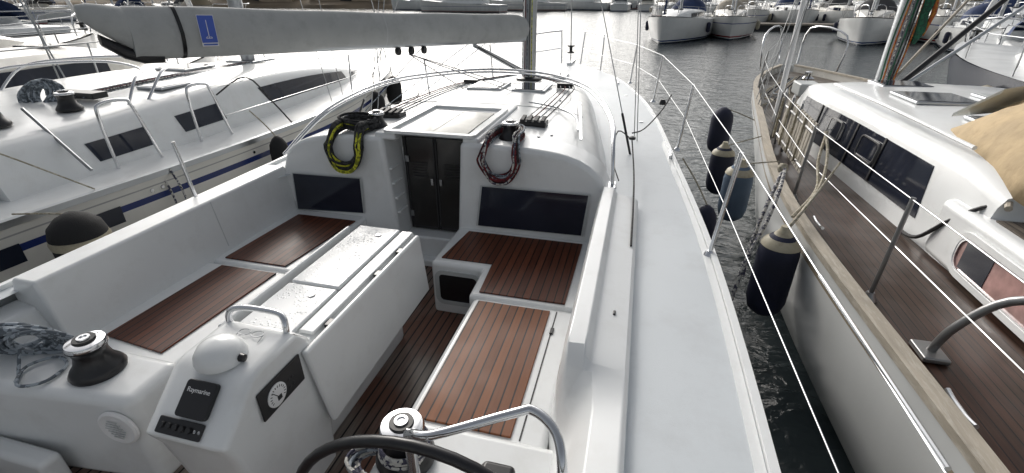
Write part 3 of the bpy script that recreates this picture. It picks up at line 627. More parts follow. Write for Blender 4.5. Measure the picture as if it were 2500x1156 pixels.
for sg in (-1,1):
    q=[(CX+sg*.68,9.7,1.32),(CX+sg*.70,9.72,1.9),(CX+sg*.62,9.95,1.93),(CX+sg*.28,10.55,1.95),(CX+sg*.24,10.62,1.9),(CX+sg*.2,10.5,1.33)]
    fin(MB().tube(q,.0125,10,4),'pulpit',STEEL,own,smooth=60)
    fin(MB().tube([(CX+sg*.69,9.72,1.6),(CX+sg*.24,10.55,1.62)],.010,8),'pulpit',STEEL,own)
fin(MB().box(CX-.05,CX+.05,10.2,10.85,1.33,1.38),'bow_roller',STEEL,own,bevel=.01)
# ---------------------------------------------------------------- ropes
hang('red and white flecked rope coiled over black winch on cabin top',-.88,.130,3.45,3.10,1.665,1.43,[(ROPER,4),(ROPEW,4),(ROPER,5),(ROPEG,3),(ROPER,3),(ROPEB,2)])
hang('yellow and black rope bundle hanging from winch on cabin top',-2.09,.135,3.48,3.10,1.665,1.43,[(ROPEB,9),(ROPEY,3),(ROPEB,9),(ROPEY,3),(ROPEB,9)],skew=-.15,r=.010)
coil('rope_coil','black rope heap with yellow strands piled around winch',(-2.07,3.30,1.72),(.13,0,0),(0,.09,.01),10,ROPEB,.011,.03,(0,.02,.06),.04,sub=[(ROPEY,2)])
coil('rope_coil','grey rope coiled on white coaming beside winch',(-2.58,1.12,1.19),(.11,.05,0),(0.02,-.03,.085),26,ROPEG,.009,.014,(.15,.03,-.02),.03)
e=thing('rope_tail','thin grey rope tail lying around white winch island','rope',(-2.4,1.0,1.11))
fin(MB().tube([(-2.56,1.08,1.2),(-2.50,1.0,1.112),(-2.42,.95,1.112),(-2.34,1.0,1.112),(-2.36,1.1,1.112),(-2.46,1.13,1.112),(-2.52,1.05,1.115),(-2.45,.96,1.12)],.007,6,5),'rope_strand',ROPEG,e)
coil('rope_coil','white and grey rope wrapped around cockpit winch',(-.68,1.07,1.13),(.088,0,0),(0,.088,0),5,ROPEW,.007,.006,(0,0,.07),.004)
coil('rope_coil','loose white rope piled beside cockpit winch',(-.74,1.0,1.085),(.10,0,0),(0,.06,0),6,ROPEW,.007,.02,(0,0,.04),.03,sub=[(ROPEG,3)])
e=thing('rope_tail','thin black line trailing over cabin top','rope',(-2.3,3.9,1.66))
fin(MB().tube([(-2.1,3.85,1.70),(-2.25,4.1,1.68),(-2.2,4.6,1.675),(-2.35,5.0,1.66)],.006,6,5),'rope_strand',ROPEB,e)
# ---------------------------------------------------------------- LEFT BOAT
lb=thing('sailboat','cream and white sailing yacht with blue hull stripe alongside','sailboat',(-5.95,5,0))
LXR=interp([(-2,-4.3),(0,-4.2),(2,-4.12),(3.2,-4.03),(4.4,-4.0),(6,-4.08),(8,-4.55),(9.5,-5.1),(10.8,-5.75),(11.2,-5.93)])
LXL=lambda y:-11.9-LXR(y)
LZ=lambda y:1.18
HL=hullmat('cream_hull_paint',(.72,.70,.65),[(.975,1.03,(.02,.035,.14)),(1.10,1.112,(.35,.35,.34))])
fin(hull_mb(frange(-2,11.2,36),LXL,LXR,LZ),'hull',HL,lb,smooth=60)
fin(MB().grid(frange(-2,11.15,30),LXL,LXR,lambda x,y:1.182+.03*(1-((x+5.95)/1.95)**2),10),'deck',GEL,lb)
railstrip(LXR,-.012,.05,.05,frange(-2,11.1,40),1.165,lb,'toe_rail',ALU,1);railstrip(LXL,-.012,.05,.05,frange(-2,11.1,40),1.165,lb,'toe_rail',ALU,-1)
lhw=interp([(1.6,1.42),(3,1.40),(5,1.32),(6.5,1.15),(8,.85),(9,.45),(9.4,.15)])
lrt=interp([(1.6,1.62),(3,1.62),(5,1.70),(6.5,1.66),(8,1.48),(9,1.30),(9.4,1.22)])
def lsec(y,s):
    hw=lhw(y);a=abs(s)
    P=[(1.0,0),(.985,.12),(.93,.72),(.90,.86),(.84,.95),(.6,1.0),(.3,1.03),(0,1.04)]
    for i in range(len(P)-1):
        if a<=P[i][0] and a>=P[i+1][0]:
            t=(P[i][0]-a)/(P[i][0]-P[i+1][0]);k=P[i][1]+(P[i+1][1]-P[i][1])*t;break
    return (-5.95+s*hw,y,1.18+(lrt(y)-1.18)*k)
SL=[-1,-.985,-.93,-.9,-.84,-.6,-.3,0,.3,.6,.84,.9,.93,.985,1]
fin(MB().loft([[lsec(y,s) for s in SL] for y in frange(2.3,9.4,30)],False),'coachroof',GEL,lb,smooth=60)
def lwin(y0,y1,a0,a1,sk=0.04):
    def pt(y,k):
        hw=lhw(y);s=1-.015 -.055*(k-.12)/.6
        return V((-5.95+s*hw+.006,y,1.18+(lrt(y)-1.18)*k))
    n=6;top=[pt(y0-sk+(y1-y0)*i/n,a1) for i in range(n+1)];bot=[pt(y0+(y1-y0)*i/n,a0) for i in range(n+1)]
    fin(MB().loft([[b_,t_,t_+V((-.02,0,0)),b_+V((-.02,0,0))] for b_,t_ in zip(bot,top)],True),'cabin_window',SMOKE,lb,smooth=30)
lwin(3.05,3.62,.22,.60);lwin(4.0,4.6,.26,.62);lwin(5.45,7.9,.28,.70,.15);lwin(8.2,8.7,.3,.6,.05)
for y0 in (5.2,6.4): hatch(lb,-6.2,-5.7,y0,y0+.5,1.72 if y0<6 else 1.68)
hatch(lb,-5.35,-5.0,4.2,4.6,1.68,GELG)
winch(lb,(-5.15,2.75,1.63),1.3);winch(lb,(-5.15,3.35,1.64),1.2)
fin(MB().box(-7.3,-4.62,.2,2.32,1.17,1.50),'cockpit_coaming',GEL,lb,bevel=.08,seg=4)
fin(MB().box(-6.9,-5.1,.4,2.1,1.505,1.512),'cockpit_well',TEAKG,lb)
for k in range(5): fin(MB().tube([(-5.3-k*.06,3.6,1.70),(-5.4-k*.06,4.6,1.72),(-5.7-k*.04,6.5,1.70)],.006,6,4),'halyard',(ROPEG,ROPEB,ROPEW,ROPER,ROPEG)[k],lb)
fin(MB().box(-5.7,-5.2,3.62,3.78,1.68,1.74),'rope_clutch',BLACK,lb,bevel=.01)
fin(MB().tube([(-4.9,3.9,1.6),(-4.95,4.2,1.86),(-5.2,4.55,1.92),(-5.95,4.75,1.95),(-6.7,4.55,1.92),(-6.95,4.2,1.86),(-7.0,3.9,1.6)],.014,10,5),'sprayhood_frame',STEEL,lb,smooth=60)
fin(MB().tube([(-4.9,3.7,1.6),(-4.95,3.9,1.84),(-5.2,4.2,1.9),(-5.95,4.4,1.93),(-6.7,4.2,1.9),(-6.95,3.9,1.84),(-7.0,3.7,1.6)],.014,10,5),'sprayhood_frame',STEEL,lb,smooth=60)
for y0,y1 in ((3.12,3.50),(4.05,4.40)):
    fin(MB().tube([(-4.50,y0,1.18),(-4.52,y0+.01,1.66),(-4.52,y0+.06,1.76),(-4.50,y1-.12,1.76),(-4.50,y1-.06,1.68),(-4.42,y1,1.18)],.015,10,4),'grab_hoop',STEEL,lb,smooth=60)
for y in (1.9,6.7,8.4):
    x=LXR(y)-.06
    if y>2: fin(MB().tube([(x,y,1.18),(x+.03,y,1.82)],.012,8),'stanchion',STEEL,lb)
    x=LXL(y)+.06;fin(MB().tube([(x,y,1.18),(x-.03,y,1.82)],.012,8),'stanchion',STEEL,lb)
for zz in (1.5,1.81): fin(MB().tube([(-4.45,4.4,zz-.1)]+[(LXR(y)-.04,y,zz) for y in (6.7,8.4,10.4)],.004,6),'lifeline',WIRE,lb)
fin(MB().tube([(-4.08,5.0,1.2),(-4.25,4.95,1.45),(-4.42,4.80,1.76),(-4.6,4.5,1.6)],.009,6,4),'hanging_line',ROPEB,lb)
fin(MB().tube([(-5.0,2.9,1.75),(-4.7,2.85,1.55),(-4.35,2.8,1.30)],.014,8,4),'winch_handle',WIRE,lb)
fin(MB().tube([(-4.4,2.0,1.85),(-4.25,2.3,1.55),(-4.12,2.62,1.22)],.006,6),'mooring_line',ROPEBE,lb)
for dx in (0,.06): fin(MB().tube([(-4.08+dx,3.15+dx,1.2),(-3.98+dx,3.13+dx,.95),(-3.9+dx,3.05+dx,.5)],.009,6,4),'mooring_line',ROPEW,lb)
fin(MB().tube([(-5.95,6.6,1.6),(-5.95,6.6,17)],.10,16),'mast',ALU,lb,smooth=60)
wire((-4.3,6.2,1.2),(-5.95,6.6,9),.005,'shroud',lb);wire((-4.3,6.5,1.2),(-5.95,6.6,15),.005,'shroud',lb);wire((-5.95,11,1.25),(-5.95,6.6,16),.012,'forestay',lb)
fin(MB().tube([(-5.95,6.5,3.0),(-5.95,2.0,3.15)],.18,14),'sail_cover',BEIGEC,lb,smooth=70)
for y0 in (1.75,2.45):
    fin(MB().prism([(LXR(y0)+.004,y0,.90),(LXR(y0+.26)+.004,y0+.26,.90),(LXR(y0+.26)+.004,y0+.26,1.04),(LXR(y0)+.004,y0,1.04)],(.006,0,0)),'hull_window',SMOKE,lb)
for y in (3.0,3.1,4.2): fin(MB().lathe([(0,0),(.018,0),(.015,.008),(0,.008)],(LXR(y)+.0,y,1.07),12,frameM((0,1,0),(0,0,1))),'vent_fitting',STEEL,lb)
coil('rope_coil','blue grey rope pile on white neighbouring cabin top',(-5.75,3.55,1.72),(.13,.05,0),(0,.05,.11),18,ROPEG,.012,.02,(.12,.1,0),.04)
# ---------------------------------------------------------------- background boat prototypes
def sail_proto(hm,deckm,canvas,label,L=12,B=3.9,group='yachts moored in the marina'):
    e=thing('sailboat',label,'sailboat',(0,0,0),group)
    h=B/2
    fl=interp([(-L/2,-h*.82),(-L/4,-h*.97),(0,-h),(L*.2,-h*.88),(L*.35,-h*.6),(L*.45,-h*.25),(L/2,-.03)])
    fr=lambda y:-fl(y);fz=lambda y:1.15+.35*((y+L/2)/L)**2
    fin(hull_mb(frange(-L/2,L/2,22),fl,fr,fz),'hull',hm,e,smooth=60)
    fin(MB().grid(frange(-L/2,L/2-.05,20),fl,fr,lambda x,y:fz(y)+.005+.04*(1-(x/h)**2),6),'deck',deckm,e)
    rw=interp([(-L*.12,h*.66),(L*.1,h*.6),(L*.22,h*.42),(L*.32,h*.12)]);rt=interp([(-L*.12,1.75),(L*.1,1.8),(L*.22,1.7),(L*.32,1.42)])
    ys=frange(-L*.12,L*.32,12)
    fin(MB().loft([[(s*rw(y),y,(1.2+(rt(y)-1.2)*k)) for s,k in ((-1,0),(-.93,.8),(-.8,.97),(0,1.08),(.8,.97),(.93,.8),(1,0))] for y in ys],False),'coachroof',deckm,e,smooth=30)
    for sg in (-1,1):
        yy=frange(-L*.08,L*.18,6)
        fin(MB().loft([[(sg*(rw(y)*.975+.012),y,1.2+(rt(y)-1.2)*.3),(sg*(rw(y)*.94+.012),y,1.2+(rt(y)-1.2)*.7),(sg*(rw(y)*.9),y,1.2+(rt(y)-1.2)*.7),(sg*(rw(y)*.9),y,1.2+(rt(y)-1.2)*.3)] for y in yy],True),'cabin_window',SMOKE,e)
    for y0 in (L*.0,L*.13): fin(MB().box(-.3,.3,y0,y0+.5,rt(y0)+.03,rt(y0)+.06),'deck_hatch',SMOKE,e,bevel=.01)
    fin(MB().tube([(0,L*.08,1.7),(0,L*.08,17)],.09,10),'mast',ALU,e,smooth=60)
    b_=fin(MB().tube([(0,L*.07,2.75),(0,-L*.30,2.8)],.06,8),'boom',ALU,e)
    fin(MB().tube([(0,L*.065,2.95),(0,-L*.1,2.97),(0,-L*.28,2.95)],[.22,.18,.12],10),'sail_cover',canvas,b_,smooth=70)
    fin(MB().tube([(0,L*.485,1.6),(0,L*.085,16.5)],[.06,.03],8),'furled_sail',WHITEP if canvas is not BLUEC else BLUEC,e,smooth=60)
    for sg in (-1,1):
        fin(MB().tube([(sg*h*.9,L*.05,1.3),(sg*.9,L*.08,7.5),(0,L*.08,15.5)],.012,5),'shroud',WIRE,e)
        fin(MB().tube([(sg*h*.9,L*.06,1.3),(0,L*.08,7.2)],.012,5),'shroud',WIRE,e)
        fin(MB().tube([(sg*.6,L*.41,1.5),(sg*.6,L*.415,2.05),(sg*.2,L*.49,2.1),(sg*.1,L*.485,1.5)],.02,6,3),'pulpit',STEEL,e)
        fin(MB().tube([(sg*abs(fl(y))*.97,y,1.95 if y<L*.3 else 2.05) for y in (-L*.45,-L*.2,0,L*.2,L*.41)],.010,5),'lifeline',WIRE,e)
        for y in (-L*.3,-L*.1,L*.1,L*.27): fin(MB().tube([(sg*abs(fl(y))*.96,y,1.2),(sg*abs(fl(y))*.97,y,1.95)],.014,5),'stanchion',STEEL,e)
        for y in (-L*.15,L*.12): fin(MB().lathe([(0,0),(.11,.06),(.13,.15),(.13,.5),(.1,.6),(0,.64)],(sg*(abs(fl(y))+.12),y,.45),12),'hull_fender',NAVY if canvas in (BLUEC,DGREYC) else CRMF,e,smooth=50)
    fin(MB().tube([(-h*.75,-L*.42,1.2),(-h*.78,-L*.44,2.0),(-h*.6,-L*.49,2.05),(h*.6,-L*.49,2.05),(h*.78,-L*.44,2.0),(h*.75,-L*.42,1.2)],.02,6,3),'stern_rail',STEEL,e)
    fin(MB().loft([[(1.15*math.cos(a)*k,y,1.6+z*math.sin(a)) for a in frange(0,math.pi,9)] for y,k,z in ((-L*.09,1,.12),(-L*.12,1,.75),(-L*.17,1,.95),(-L*.2,1.0,.9))],False,False,False),'sprayhood',canvas,e,smooth=60)
    fin(MB().box(-h*.6,h*.6,-L*.46,-L*.13,1.18,1.42),'cockpit_coaming',deckm,e,bevel=.08)
    fin(MB().lathe([(0,0),(.12,0),(.12,.05),(.05,.07),(.05,.16),(.12,.18),(.12,.22),(0,.22)],(0,L*.475,1.62),12),'furling_drum',BLACK,e)
    return e
def motor_proto(hm,label,L=15,B=4.4):
    e=thing('motor_yacht',label,'motor yacht',(0,0,0),'motor yachts moored along the quay')
    h=B/2
    fl=interp([(-L/2,-h*.92),(-L/4,-h),(L*.05,-h*.98),(L*.25,-h*.75),(L*.4,-h*.38),(L/2,-.04)]);fr=lambda y:-fl(y);fz=lambda y:1.35+.8*((y+L/2)/L)**1.6
    fin(hull_mb(frange(-L/2,L/2,22),fl,fr,fz),'hull',hm,e,smooth=60)
    fin(MB().grid(frange(-L/2,L/2-.05,16),fl,fr,lambda x,y:fz(y)+.01,4),'deck',GEL,e)
    def house(y0,y1,w0,w1,z0,z1,r0,r1,nm,mat):
        return fin(MB().loft([[(-w0,y0,z0),(w0,y0,z0),(w0*.95,y1,z0),(-w0*.95,y1,z0)],[(-w1,y0+r0,z1),(w1,y0+r0,z1),(w1*.9,y1-r1,z1),(-w1*.9,y1-r1,z1)]],True),nm,mat,e,bevel=.08)
    house(-L*.3,L*.2,h*.8,h*.75,1.5,2.2,0,.8,'cabin',GEL)
    house(-L*.28,L*.14,h*.76,h*.66,2.2,2.85,.2,1.6,'cabin_window',SMOKE)
    house(-L*.34,L*.05,h*.74,h*.72,2.86,3.15,0,.5,'flybridge',GEL)
    fin(MB().tube([(-h*.6,-L*.2,3.1),(-h*.6,-L*.24,4.2),(h*.6,-L*.24,4.2),(h*.6,-L*.2,3.1)],.09,8,2),'radar_arch',GEL,e)
    for sg in (-1,1):
        fin(MB().tube([(sg*abs(fl(y))*.95,y,fz(y)+.75) for y in frange(-L*.1,L*.48,8)],.025,6),'bow_rail',STEEL,e)
        fin(MB().box(sg*h*.97-.03,sg*h*.97+.03,-L*.2,L*.02,.95,1.2),'hull_window',SMOKE,e)
    return e
HW=hullmat('white_hull_paint',(.74,.75,.74),[(.12,.2,(.02,.05,.15)),(.62,.82,(.70,.71,.70))]);HW2=hullmat('white_hull_paint_red_line',(.72,.72,.70),[(.15,.24,(.25,.02,.02)),(1.0,1.05,(.03,.05,.2))])
HN=hullmat('navy_hull_paint',(.012,.018,.035),[(.12,.2,(.6,.6,.6))])
protos=[sail_proto(HW,GEL,BLUEC,'white sailing yacht with blue canvas moored at pontoon'),
 sail_proto(HW2,CREAM,BEIGEC,'white sailing yacht with beige canvas moored at pontoon'),
 sail_proto(HN,GEL,GREYC,'navy hulled sailing yacht with grey canvas at pontoon',L=13,B=4.1),
 sail_proto(HW,CREAM,DGREYC,'white sailing yacht with dark canvas moored at pontoon',L=11,B=3.6)]
mprotos=[motor_proto(HW,'white flybridge motor yacht moored along the far quay'),motor_proto(HW2,'large white motor yacht moored along the far quay',18,5)]
used=set()
def place(pr,x,y,head,s=1.0):
    if pr.name in used:
        e=pr.copy();COL.objects.link(e)
        done=set()
        def rec(src,dst):
            for c in list(src.children):
                if c in done: continue
                n=c.copy();n.parent=dst;COL.objects.link(n);done.add(n);rec(c,n)
        rec(pr,e)
    else: used.add(pr.name);e=pr
    e.location=(x,y,0);e.rotation_euler=(0,0,math.radians(head));e.scale=(s,s,s)
    return e
PL=[(3,-9.9,4.8,3,1.0),(2,8.6,10.0,2,.98),(0,12.9,9.0,2,1),
 (0,2.4,37.6,166,1.0),(1,6.0,41.5,174,.95),
 (3,14.2,38.5,158,1.0),(0,17.0,31.5,162,.9),(2,21.2,31.5,160,.9),(1,19.0,41.0,160,1.02),(0,24,43,158,1.05),(2,28.5,42,152,1.1),(3,33,47,155,1.0),(1,38,50,150,1.0),(0,43,52,150,1.0),(1,25.8,33,160,.95),
 (0,13.2,21.5,-25,.9),(2,17.5,25.0,-30,.9),(1,22,28,-30,.9),
 (1,9.5,56,178,1),(0,13.8,57,180,1),(3,18,56,179,1),(2,22.5,57,181,1),(1,27,56,180,1),(0,31.5,57,180,1),(3,36,56,180,1),(1,41,57,180,1),(0,46,57,180,1),(3,51,58,180,1),
 (0,11,68,0,1),(1,15.4,68.5,0,1),(3,20,68,0,1),(0,24.6,69,0,1),(2,29.2,68,0,1),(1,34,69,0,1),(0,39,68,0,1),(3,44,69,0,1),(0,49.5,69,0,1),(1,55,70,0,1),
 (1,2.5,78,180,1),(0,7.5,79,178,1),(3,12,80,181,1),(2,16.8,78,180,1),(0,21.5,79,179,1),(1,26,80,182,1),(3,31,78,180,1),(0,36,80,178,1),(2,41,79,180,1),(1,46,80,180,1),(0,51,79,180,1),(3,57,80,180,1),(1,64,80,180,1),
 (0,-5,104,0,1),(3,0,104,0,1),(1,5,104,0,1),
 (0,10,104,0,1),(1,15,105,0,1),(3,20,104,0,1),(0,25,105,0,1),(2,30,104,0,1),(1,36,105,0,1),(0,42,104,0,1),(3,48,105,0,1),(1,55,104,0,1),(0,62,105,0,1),(2,70,104,0,1),(1,78,104,0,1),(0,86,105,0,1),
 (1,-17,7,5,1.0),(0,-30,17,80,1.0),(3,-44,24,85,1.0),(1,-63,36,92,1.1),(0,-52,42,80,1.0),(3,-70,46,80,1.0),(1,-36,34,85,1),(0,-84,56,80,1),(3,-66,62,80,1)]
for i,x,y,hd,s in PL: place(protos[i],x,y,hd,s)
MPL=[(0,-43,98,90,1.0),(1,-24,100,92,1.0),(0,-14,108,70,1.0),(1,-32,88,84,.9),(1,-4,118,160,1),(0,4,122,170,1),(0,95,85,150,1.1),(0,-20,112,80,1)]
for i,x,y,hd,s in MPL: place(mprotos[i],x,y,hd,s)
WOODP=teak('pontoon_planks',(.14,.12,.10),(.28,.25,.21),.14,.7,axis=1)
for x0,x1,y0,y1 in ((8.6,46,46.5,48.6),(2,70,86,88.5),(9,58,61.6,63),(-24,-22,-4,16)):
    p=thing('pontoon','weathered timber floating pontoon on dark floats','pontoon',((x0+x1)/2,(y0+y1)/2,0),'pontoons')
    fin(MB().box(x0,x1,y0,y1,.42,.55),'pontoon_deck',WOODP,p,bevel=.02)
    fin(MB().box(x0+.1,x1-.1,y0+.1,y1-.1,-.2,.42),'pontoon_float',RUBBER,p,bevel=.03)
WALLB=surf('tan_wall',(.36,.29,.21),.85,var=.15,nscale=.5);ROOFB=surf('brown_roof',(.20,.13,.09),.8,var=.25,nscale=.4)
for x,w in ((-128,26),(-96,22),(-70,20)):
    e=thing('quay_building','low tan warehouse with brown pitched roof by the shore','building',(x,118,1.1),'quay warehouses')
    fin(MB().box(x-w/2,x+w/2,113,121,.5,5),'wall',WALLB,e,bevel=.05)
    fin(MB().prism([(x-w/2-.5,112.4,5.0),(x-w/2-.5,121.6,5.0),(x-w/2-.5,117,7.8)],(w+1,0,0)),'roof',ROOFB,e)
    for k in range(6): 
        xx=x-w/2+w*(k+.5)/6;fin(MB().box(xx-1,xx+1,112.93,113.02,2.4,3.8),'window',SMOKE,e)
    fin(MB().box(x-1.5,x+1.5,112.9,113.01,1.1,2.2),'door',RUBBER,e)
# ---------------------------------------------------------------- RIGHT BOAT
rb=thing('sailboat','white pilothouse motorsailer with dark wet teak side decks','sailboat',(3.3,5,0))
RXL=interp([(-2,1.48),(0,1.40),(1.5,1.35),(3.6,1.28),(5,1.36),(6.9,1.62),(8.6,1.86),(10.5,2.2),(12,2.75),(12.9,3.2)])
RXR=lambda y:6.6-RXL(y)
RZ=lambda y:1.08+.012*max(0,y-6)
HR=hullmat('grey_white_hull_paint',(.66,.67,.66),[(.93,.96,(.30,.25,.18))])
fin(hull_mb(frange(-2,12.9,40),RXL,RXR,RZ),'hull',HR,rb,smooth=60)
fin(MB().grid(frange(-2,6.5,24),lambda y:RXL(y)+.05,lambda y:RXR(y)-.05,lambda x,y:.95,8),'side_deck',TEAKD,rb)
fin(MB().grid(frange(6.5,12.7,20),lambda y:min(3.28,RXL(y)+.05),lambda y:max(3.32,RXR(y)-.05),lambda x,y:.95+.014*(y-6.5),8),'foredeck',TEAKG,rb)
def bul(f,sg,par):
    s1=[];s2=[]
    for y in frange(-2,12.75,50):
        x=f(y);z=RZ(y)
        s1.append([(x-.012*sg,y,z-.02),(x-.018*sg,y,z+.03),(x+.065*sg,y,z+.03),(x+.068*sg,y,z-.005)])
        s2.append([(x+.015*sg,y,.93),(x+.015*sg,y,z),(x+.055*sg,y,z),(x+.06*sg,y,.93)])
    fin(MB().loft(s1,True),'cap_rail',RAILW,par,smooth=30);fin(MB().loft(s2,True),'bulwark',CREAM,par,smooth=30)
bul(RXL,1,rb);bul(RXR,-1,rb)
px=interp([(3.3,2.16),(4,2.13),(5.5,2.06),(6.8,2.0),(7.6,2.15)])
pz=interp([(3.3,1.52),(3.8,1.60),(6.6,1.62),(7.2,1.58),(7.7,1.38)])
secs=[]
for y in frange(3.35,7.7,26):
    x=px(y);z=pz(y);c=3.3;s=[]
    for k,zz in ((0,.94),(.02,1.08),(.07,z-.10),(.10,z-.035),(.18,z),(.6,z+.035)): s.append((x+k,y,zz))
    s.append((c,y,z+.05));s+= [(2*c-p[0],p[1],p[2]) for p in s[:-1][::-1]]
    secs.append(s)
fin(MB().loft(secs,False),'pilothouse',GEL,rb,smooth=45)
def pw(y0,y1,k0,k1,sk0=0,sk1=0):
    n=8;S_=[]
    for i in range(n+1):
        t=i/n
        def P(y,kk): 
            z=pz(y);zb=1.08+(z-.10-1.08)*kk;return V((px(y)+.02+.05*kk-.006,y,zb))
        b_=P(y0+(y1-y0)*t,k0);tt=P(y0+sk0+(y1+sk1-y0-sk0)*t,k1);S_.append([b_,tt,tt+V((.02,0,0)),b_+V((.02,0,0))])
    return fin(MB().loft(S_,True),'cabin_window',SMOKE,rb,smooth=30)
w_=pw(3.95,6.95,.02,.92,.10,-.12)
for y in (4.75,5.3,6.2): fin(MB().prism([(px(y)+.010,y,1.10),(px(y)+.010,y+.03,1.10),(px(y)+.060,y+.03,1.49),(px(y)+.060,y,1.49)],(-.008,0,0)),'window_frame',RUBBER,w_)
DST=surf('dull_steel',(.28,.28,.28),.35,metal=.8,var=.2)
for yc,w2 in ((4.98,.40),(5.75,.34)):
    rg=MB();ringp(rg,(px(yc)+.040,yc,1.33),frameM((0,-1,0),(.12,0,1)),w2,.20,.05,.012,.014);fin(rg,'opening_port',DST,w_)
hatch(rb,2.62,3.2,5.5,6.1,1.66);hatch(rb,3.35,3.95,5.5,6.1,1.67,GELG);hatch(rb,2.75,3.3,6.6,7.05,1.64)
hatch(rb,2.72,3.12,4.72,4.92,1.66,BLACK)
fin(MB().tube([(2.3,3.9,1.66),(2.22,5.2,1.70),(2.22,6.5,1.68)],.016,8,4),'roof_rail',GEL,rb)
fin(MB().prism([(2.15,-1.5,.94),(2.13,3.72,.94),(2.55,3.72,.94),(2.55,-1.5,.94)],(0,0,.42)),'cockpit_coaming',GEL,rb,bevel=.06,seg=4)
fin(MB().box(2.22,2.50,-1.4,3.30,1.362,1.372),'coaming_planks',TEAKG,rb)
fin(MB().box(2.55,4.6,-1.5,3.36,.94,1.05),'cockpit_floor',TEAKD,rb)
fin(MB().box(4.1,4.45,-1.5,3.72,.94,1.36),'cockpit_coaming',GEL,rb,bevel=.06)
MP=frameM((0,-1,0),(0,0,1));PX=2.131
pr=MB();ringp(pr,(PX,2.90,1.13),MP,.98,.31,.13,.045,.020);po=fin(pr,'portlight',GEL,rb,smooth=40,bevel=.004)
pr=MB();ringp(pr,(PX-.001,2.90,1.13),MP,.89,.225,.09,.012,.016);fin(pr,'portlight_frame',STEEL,po,smooth=40)
fin(panel(MB(),(PX-.001,2.90,1.13),MP,.87,.21,.085,.006),'portlight_pane',CURT,po)
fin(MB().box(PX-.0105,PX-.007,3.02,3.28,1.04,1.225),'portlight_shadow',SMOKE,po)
fin(MB().tube([(2.10,4.0,.97),(2.10,3.75,1.02),(2.14,3.55,1.25),(2.25,3.42,1.42),(2.6,3.36,1.46)],.014,8,5),'rubber_strip',RUBBER,rb)
secs=[]
for j,(y,k,z) in enumerate(((4.95,.86,.05),(4.7,.90,.34),(4.4,.95,.54),(4.0,1.0,.64),(3.7,1.04,.66),(3.45,1.07,.62),(3.2,1.10,.42))):
    secs.append([(3.36+1.0*k*math.cos(a),y-.12*math.sin(a*3),1.50+(z+.025*math.sin(a*9+j*1.3)+.018*math.sin(a*17+j*2))*(math.sin(a)**.8 if math.sin(a)>0.001 else 0)) for a in frange(math.pi,0,29)])
dg=fin(MB().loft(secs,False,False,False),'sprayhood',TANC,rb,smooth=60)
sd=dg.modifiers.new('s','SOLIDIFY');sd.thickness=.012
CLEARW=surf('clear_plastic_window',(.50,.52,.50),.1,var=.15)
fin(MB().prism([(2.56,4.78,1.70),(3.02,4.90,1.74),(3.04,4.62,2.0),(2.68,4.52,1.94)],(0,-.01,.03)),'sprayhood_window',CLEARW,dg)
fin(MB().tube([(2.25,3.3,1.45),(2.36,3.6,1.52),(2.40,4.3,1.57),(2.55,4.85,1.57)],.02,8,5),'sprayhood_hem',RAILW,dg)
rm=fin(MB().tube([(3.22,7.75,1.5),(3.22,7.75,18)],.11,16),'mast',ALU,rb,smooth=60)
fin(MB().lathe([(0,0),(.24,0),(.2,.05),(.14,.10),(0,.10)],(3.22,7.75,1.37),20),'mast_collar',BLACK,rm)
for a_,b_,r_,m_ in (((3.35,7.6,1.55),(5.2,8.4,3.4),.035,BLACK),((3.4,7.5,1.6),(5.4,8.0,3.3),.022,ALU),((3.3,7.7,1.6),(4.9,8.8,3.6),.018,RAILW)):
    fin(MB().tube([a_,b_],r_,8),'spar',m_,rb,smooth=60)
for k in range(6):
    fin(MB().tube([(3.12+.03*k,7.62,1.6),(3.10+.04*k,7.60,2.2),(3.2+.02*k,7.62,3.4)],.010,6,4),'halyard',(GREEN,ORANGE,ROPEW,GREEN,ROPEB,ORANGE)[k],rb)
fin(MB().tube([(3.34,7.6,2.05),(3.37,7.6,2.2),(3.34,7.58,2.4),(3.38,7.6,2.7),(3.36,7.6,3.2)],[.02,.06,.05,.07,.05],8),'furled_flag',GREEN,rb,smooth=50)
fin(MB().tube([(3.40,7.57,2.15),(3.43,7.57,2.4),(3.40,7.56,2.7)],[.012,.03,.02],8),'furled_flag',ORANGE,rb,smooth=50)
fin(MB().tube([(1.97,7.65,.95),(1.97,7.65,4.2)],.035,10),'boat_pole',WHITEP,rb,smooth=60)
for q in ((1.75,7.4),(1.78,8.0),(1.82,8.4)): wire((q[0],q[1],1.1),(3.22,7.75,11),.006,'shroud',rb)
wire((3.3,12.8,1.3),(3.22,7.8,17),.012,'forestay',rb)
rst=[(1.50,2.87),(1.47,4.5),(1.60,6.2),(1.80,7.9),(2.05,9.5),(2.4,11.0)]
for x,y in rst:
    s=fin(MB().tube([(x,y,.96),(x+.02,y,1.62)],.013,10),'stanchion',DST,rb,smooth=60)
    fin(MB().lathe([(0,0),(.045,0),(.04,.012),(.02,.05),(0,.05)],(x,y,.955),14),'stanchion_base',DST,s)
for zz in (1.33,1.61): fin(MB().tube([(1.56,.3,zz)]+[(x+.015,y,zz) for x,y in rst]+[(3.0,12.6,zz+.15)],.0035,6),'lifeline',WIRE,rb)
fin(MB().tube([(1.60,2.38,.97),(1.64,2.36,1.15),(1.75,2.3,1.36),(1.9,2.15,1.44),(2.05,1.9,1.46)],.021,10,5),'boarding_rail',DST,rb,smooth=60)
fin(MB().box(1.54,1.66,2.30,2.46,.953,.985),'rail_base',DST,rb,bevel=.01)
for (x,y) in ((1.52,1.95),(1.50,3.9)):
    fin(MB().tube([(x,y-.11,1.0),(x,y-.05,.99),(x,y+.05,.99),(x,y+.11,1.0)],.012,8,3),'cleat',STEEL,rb)
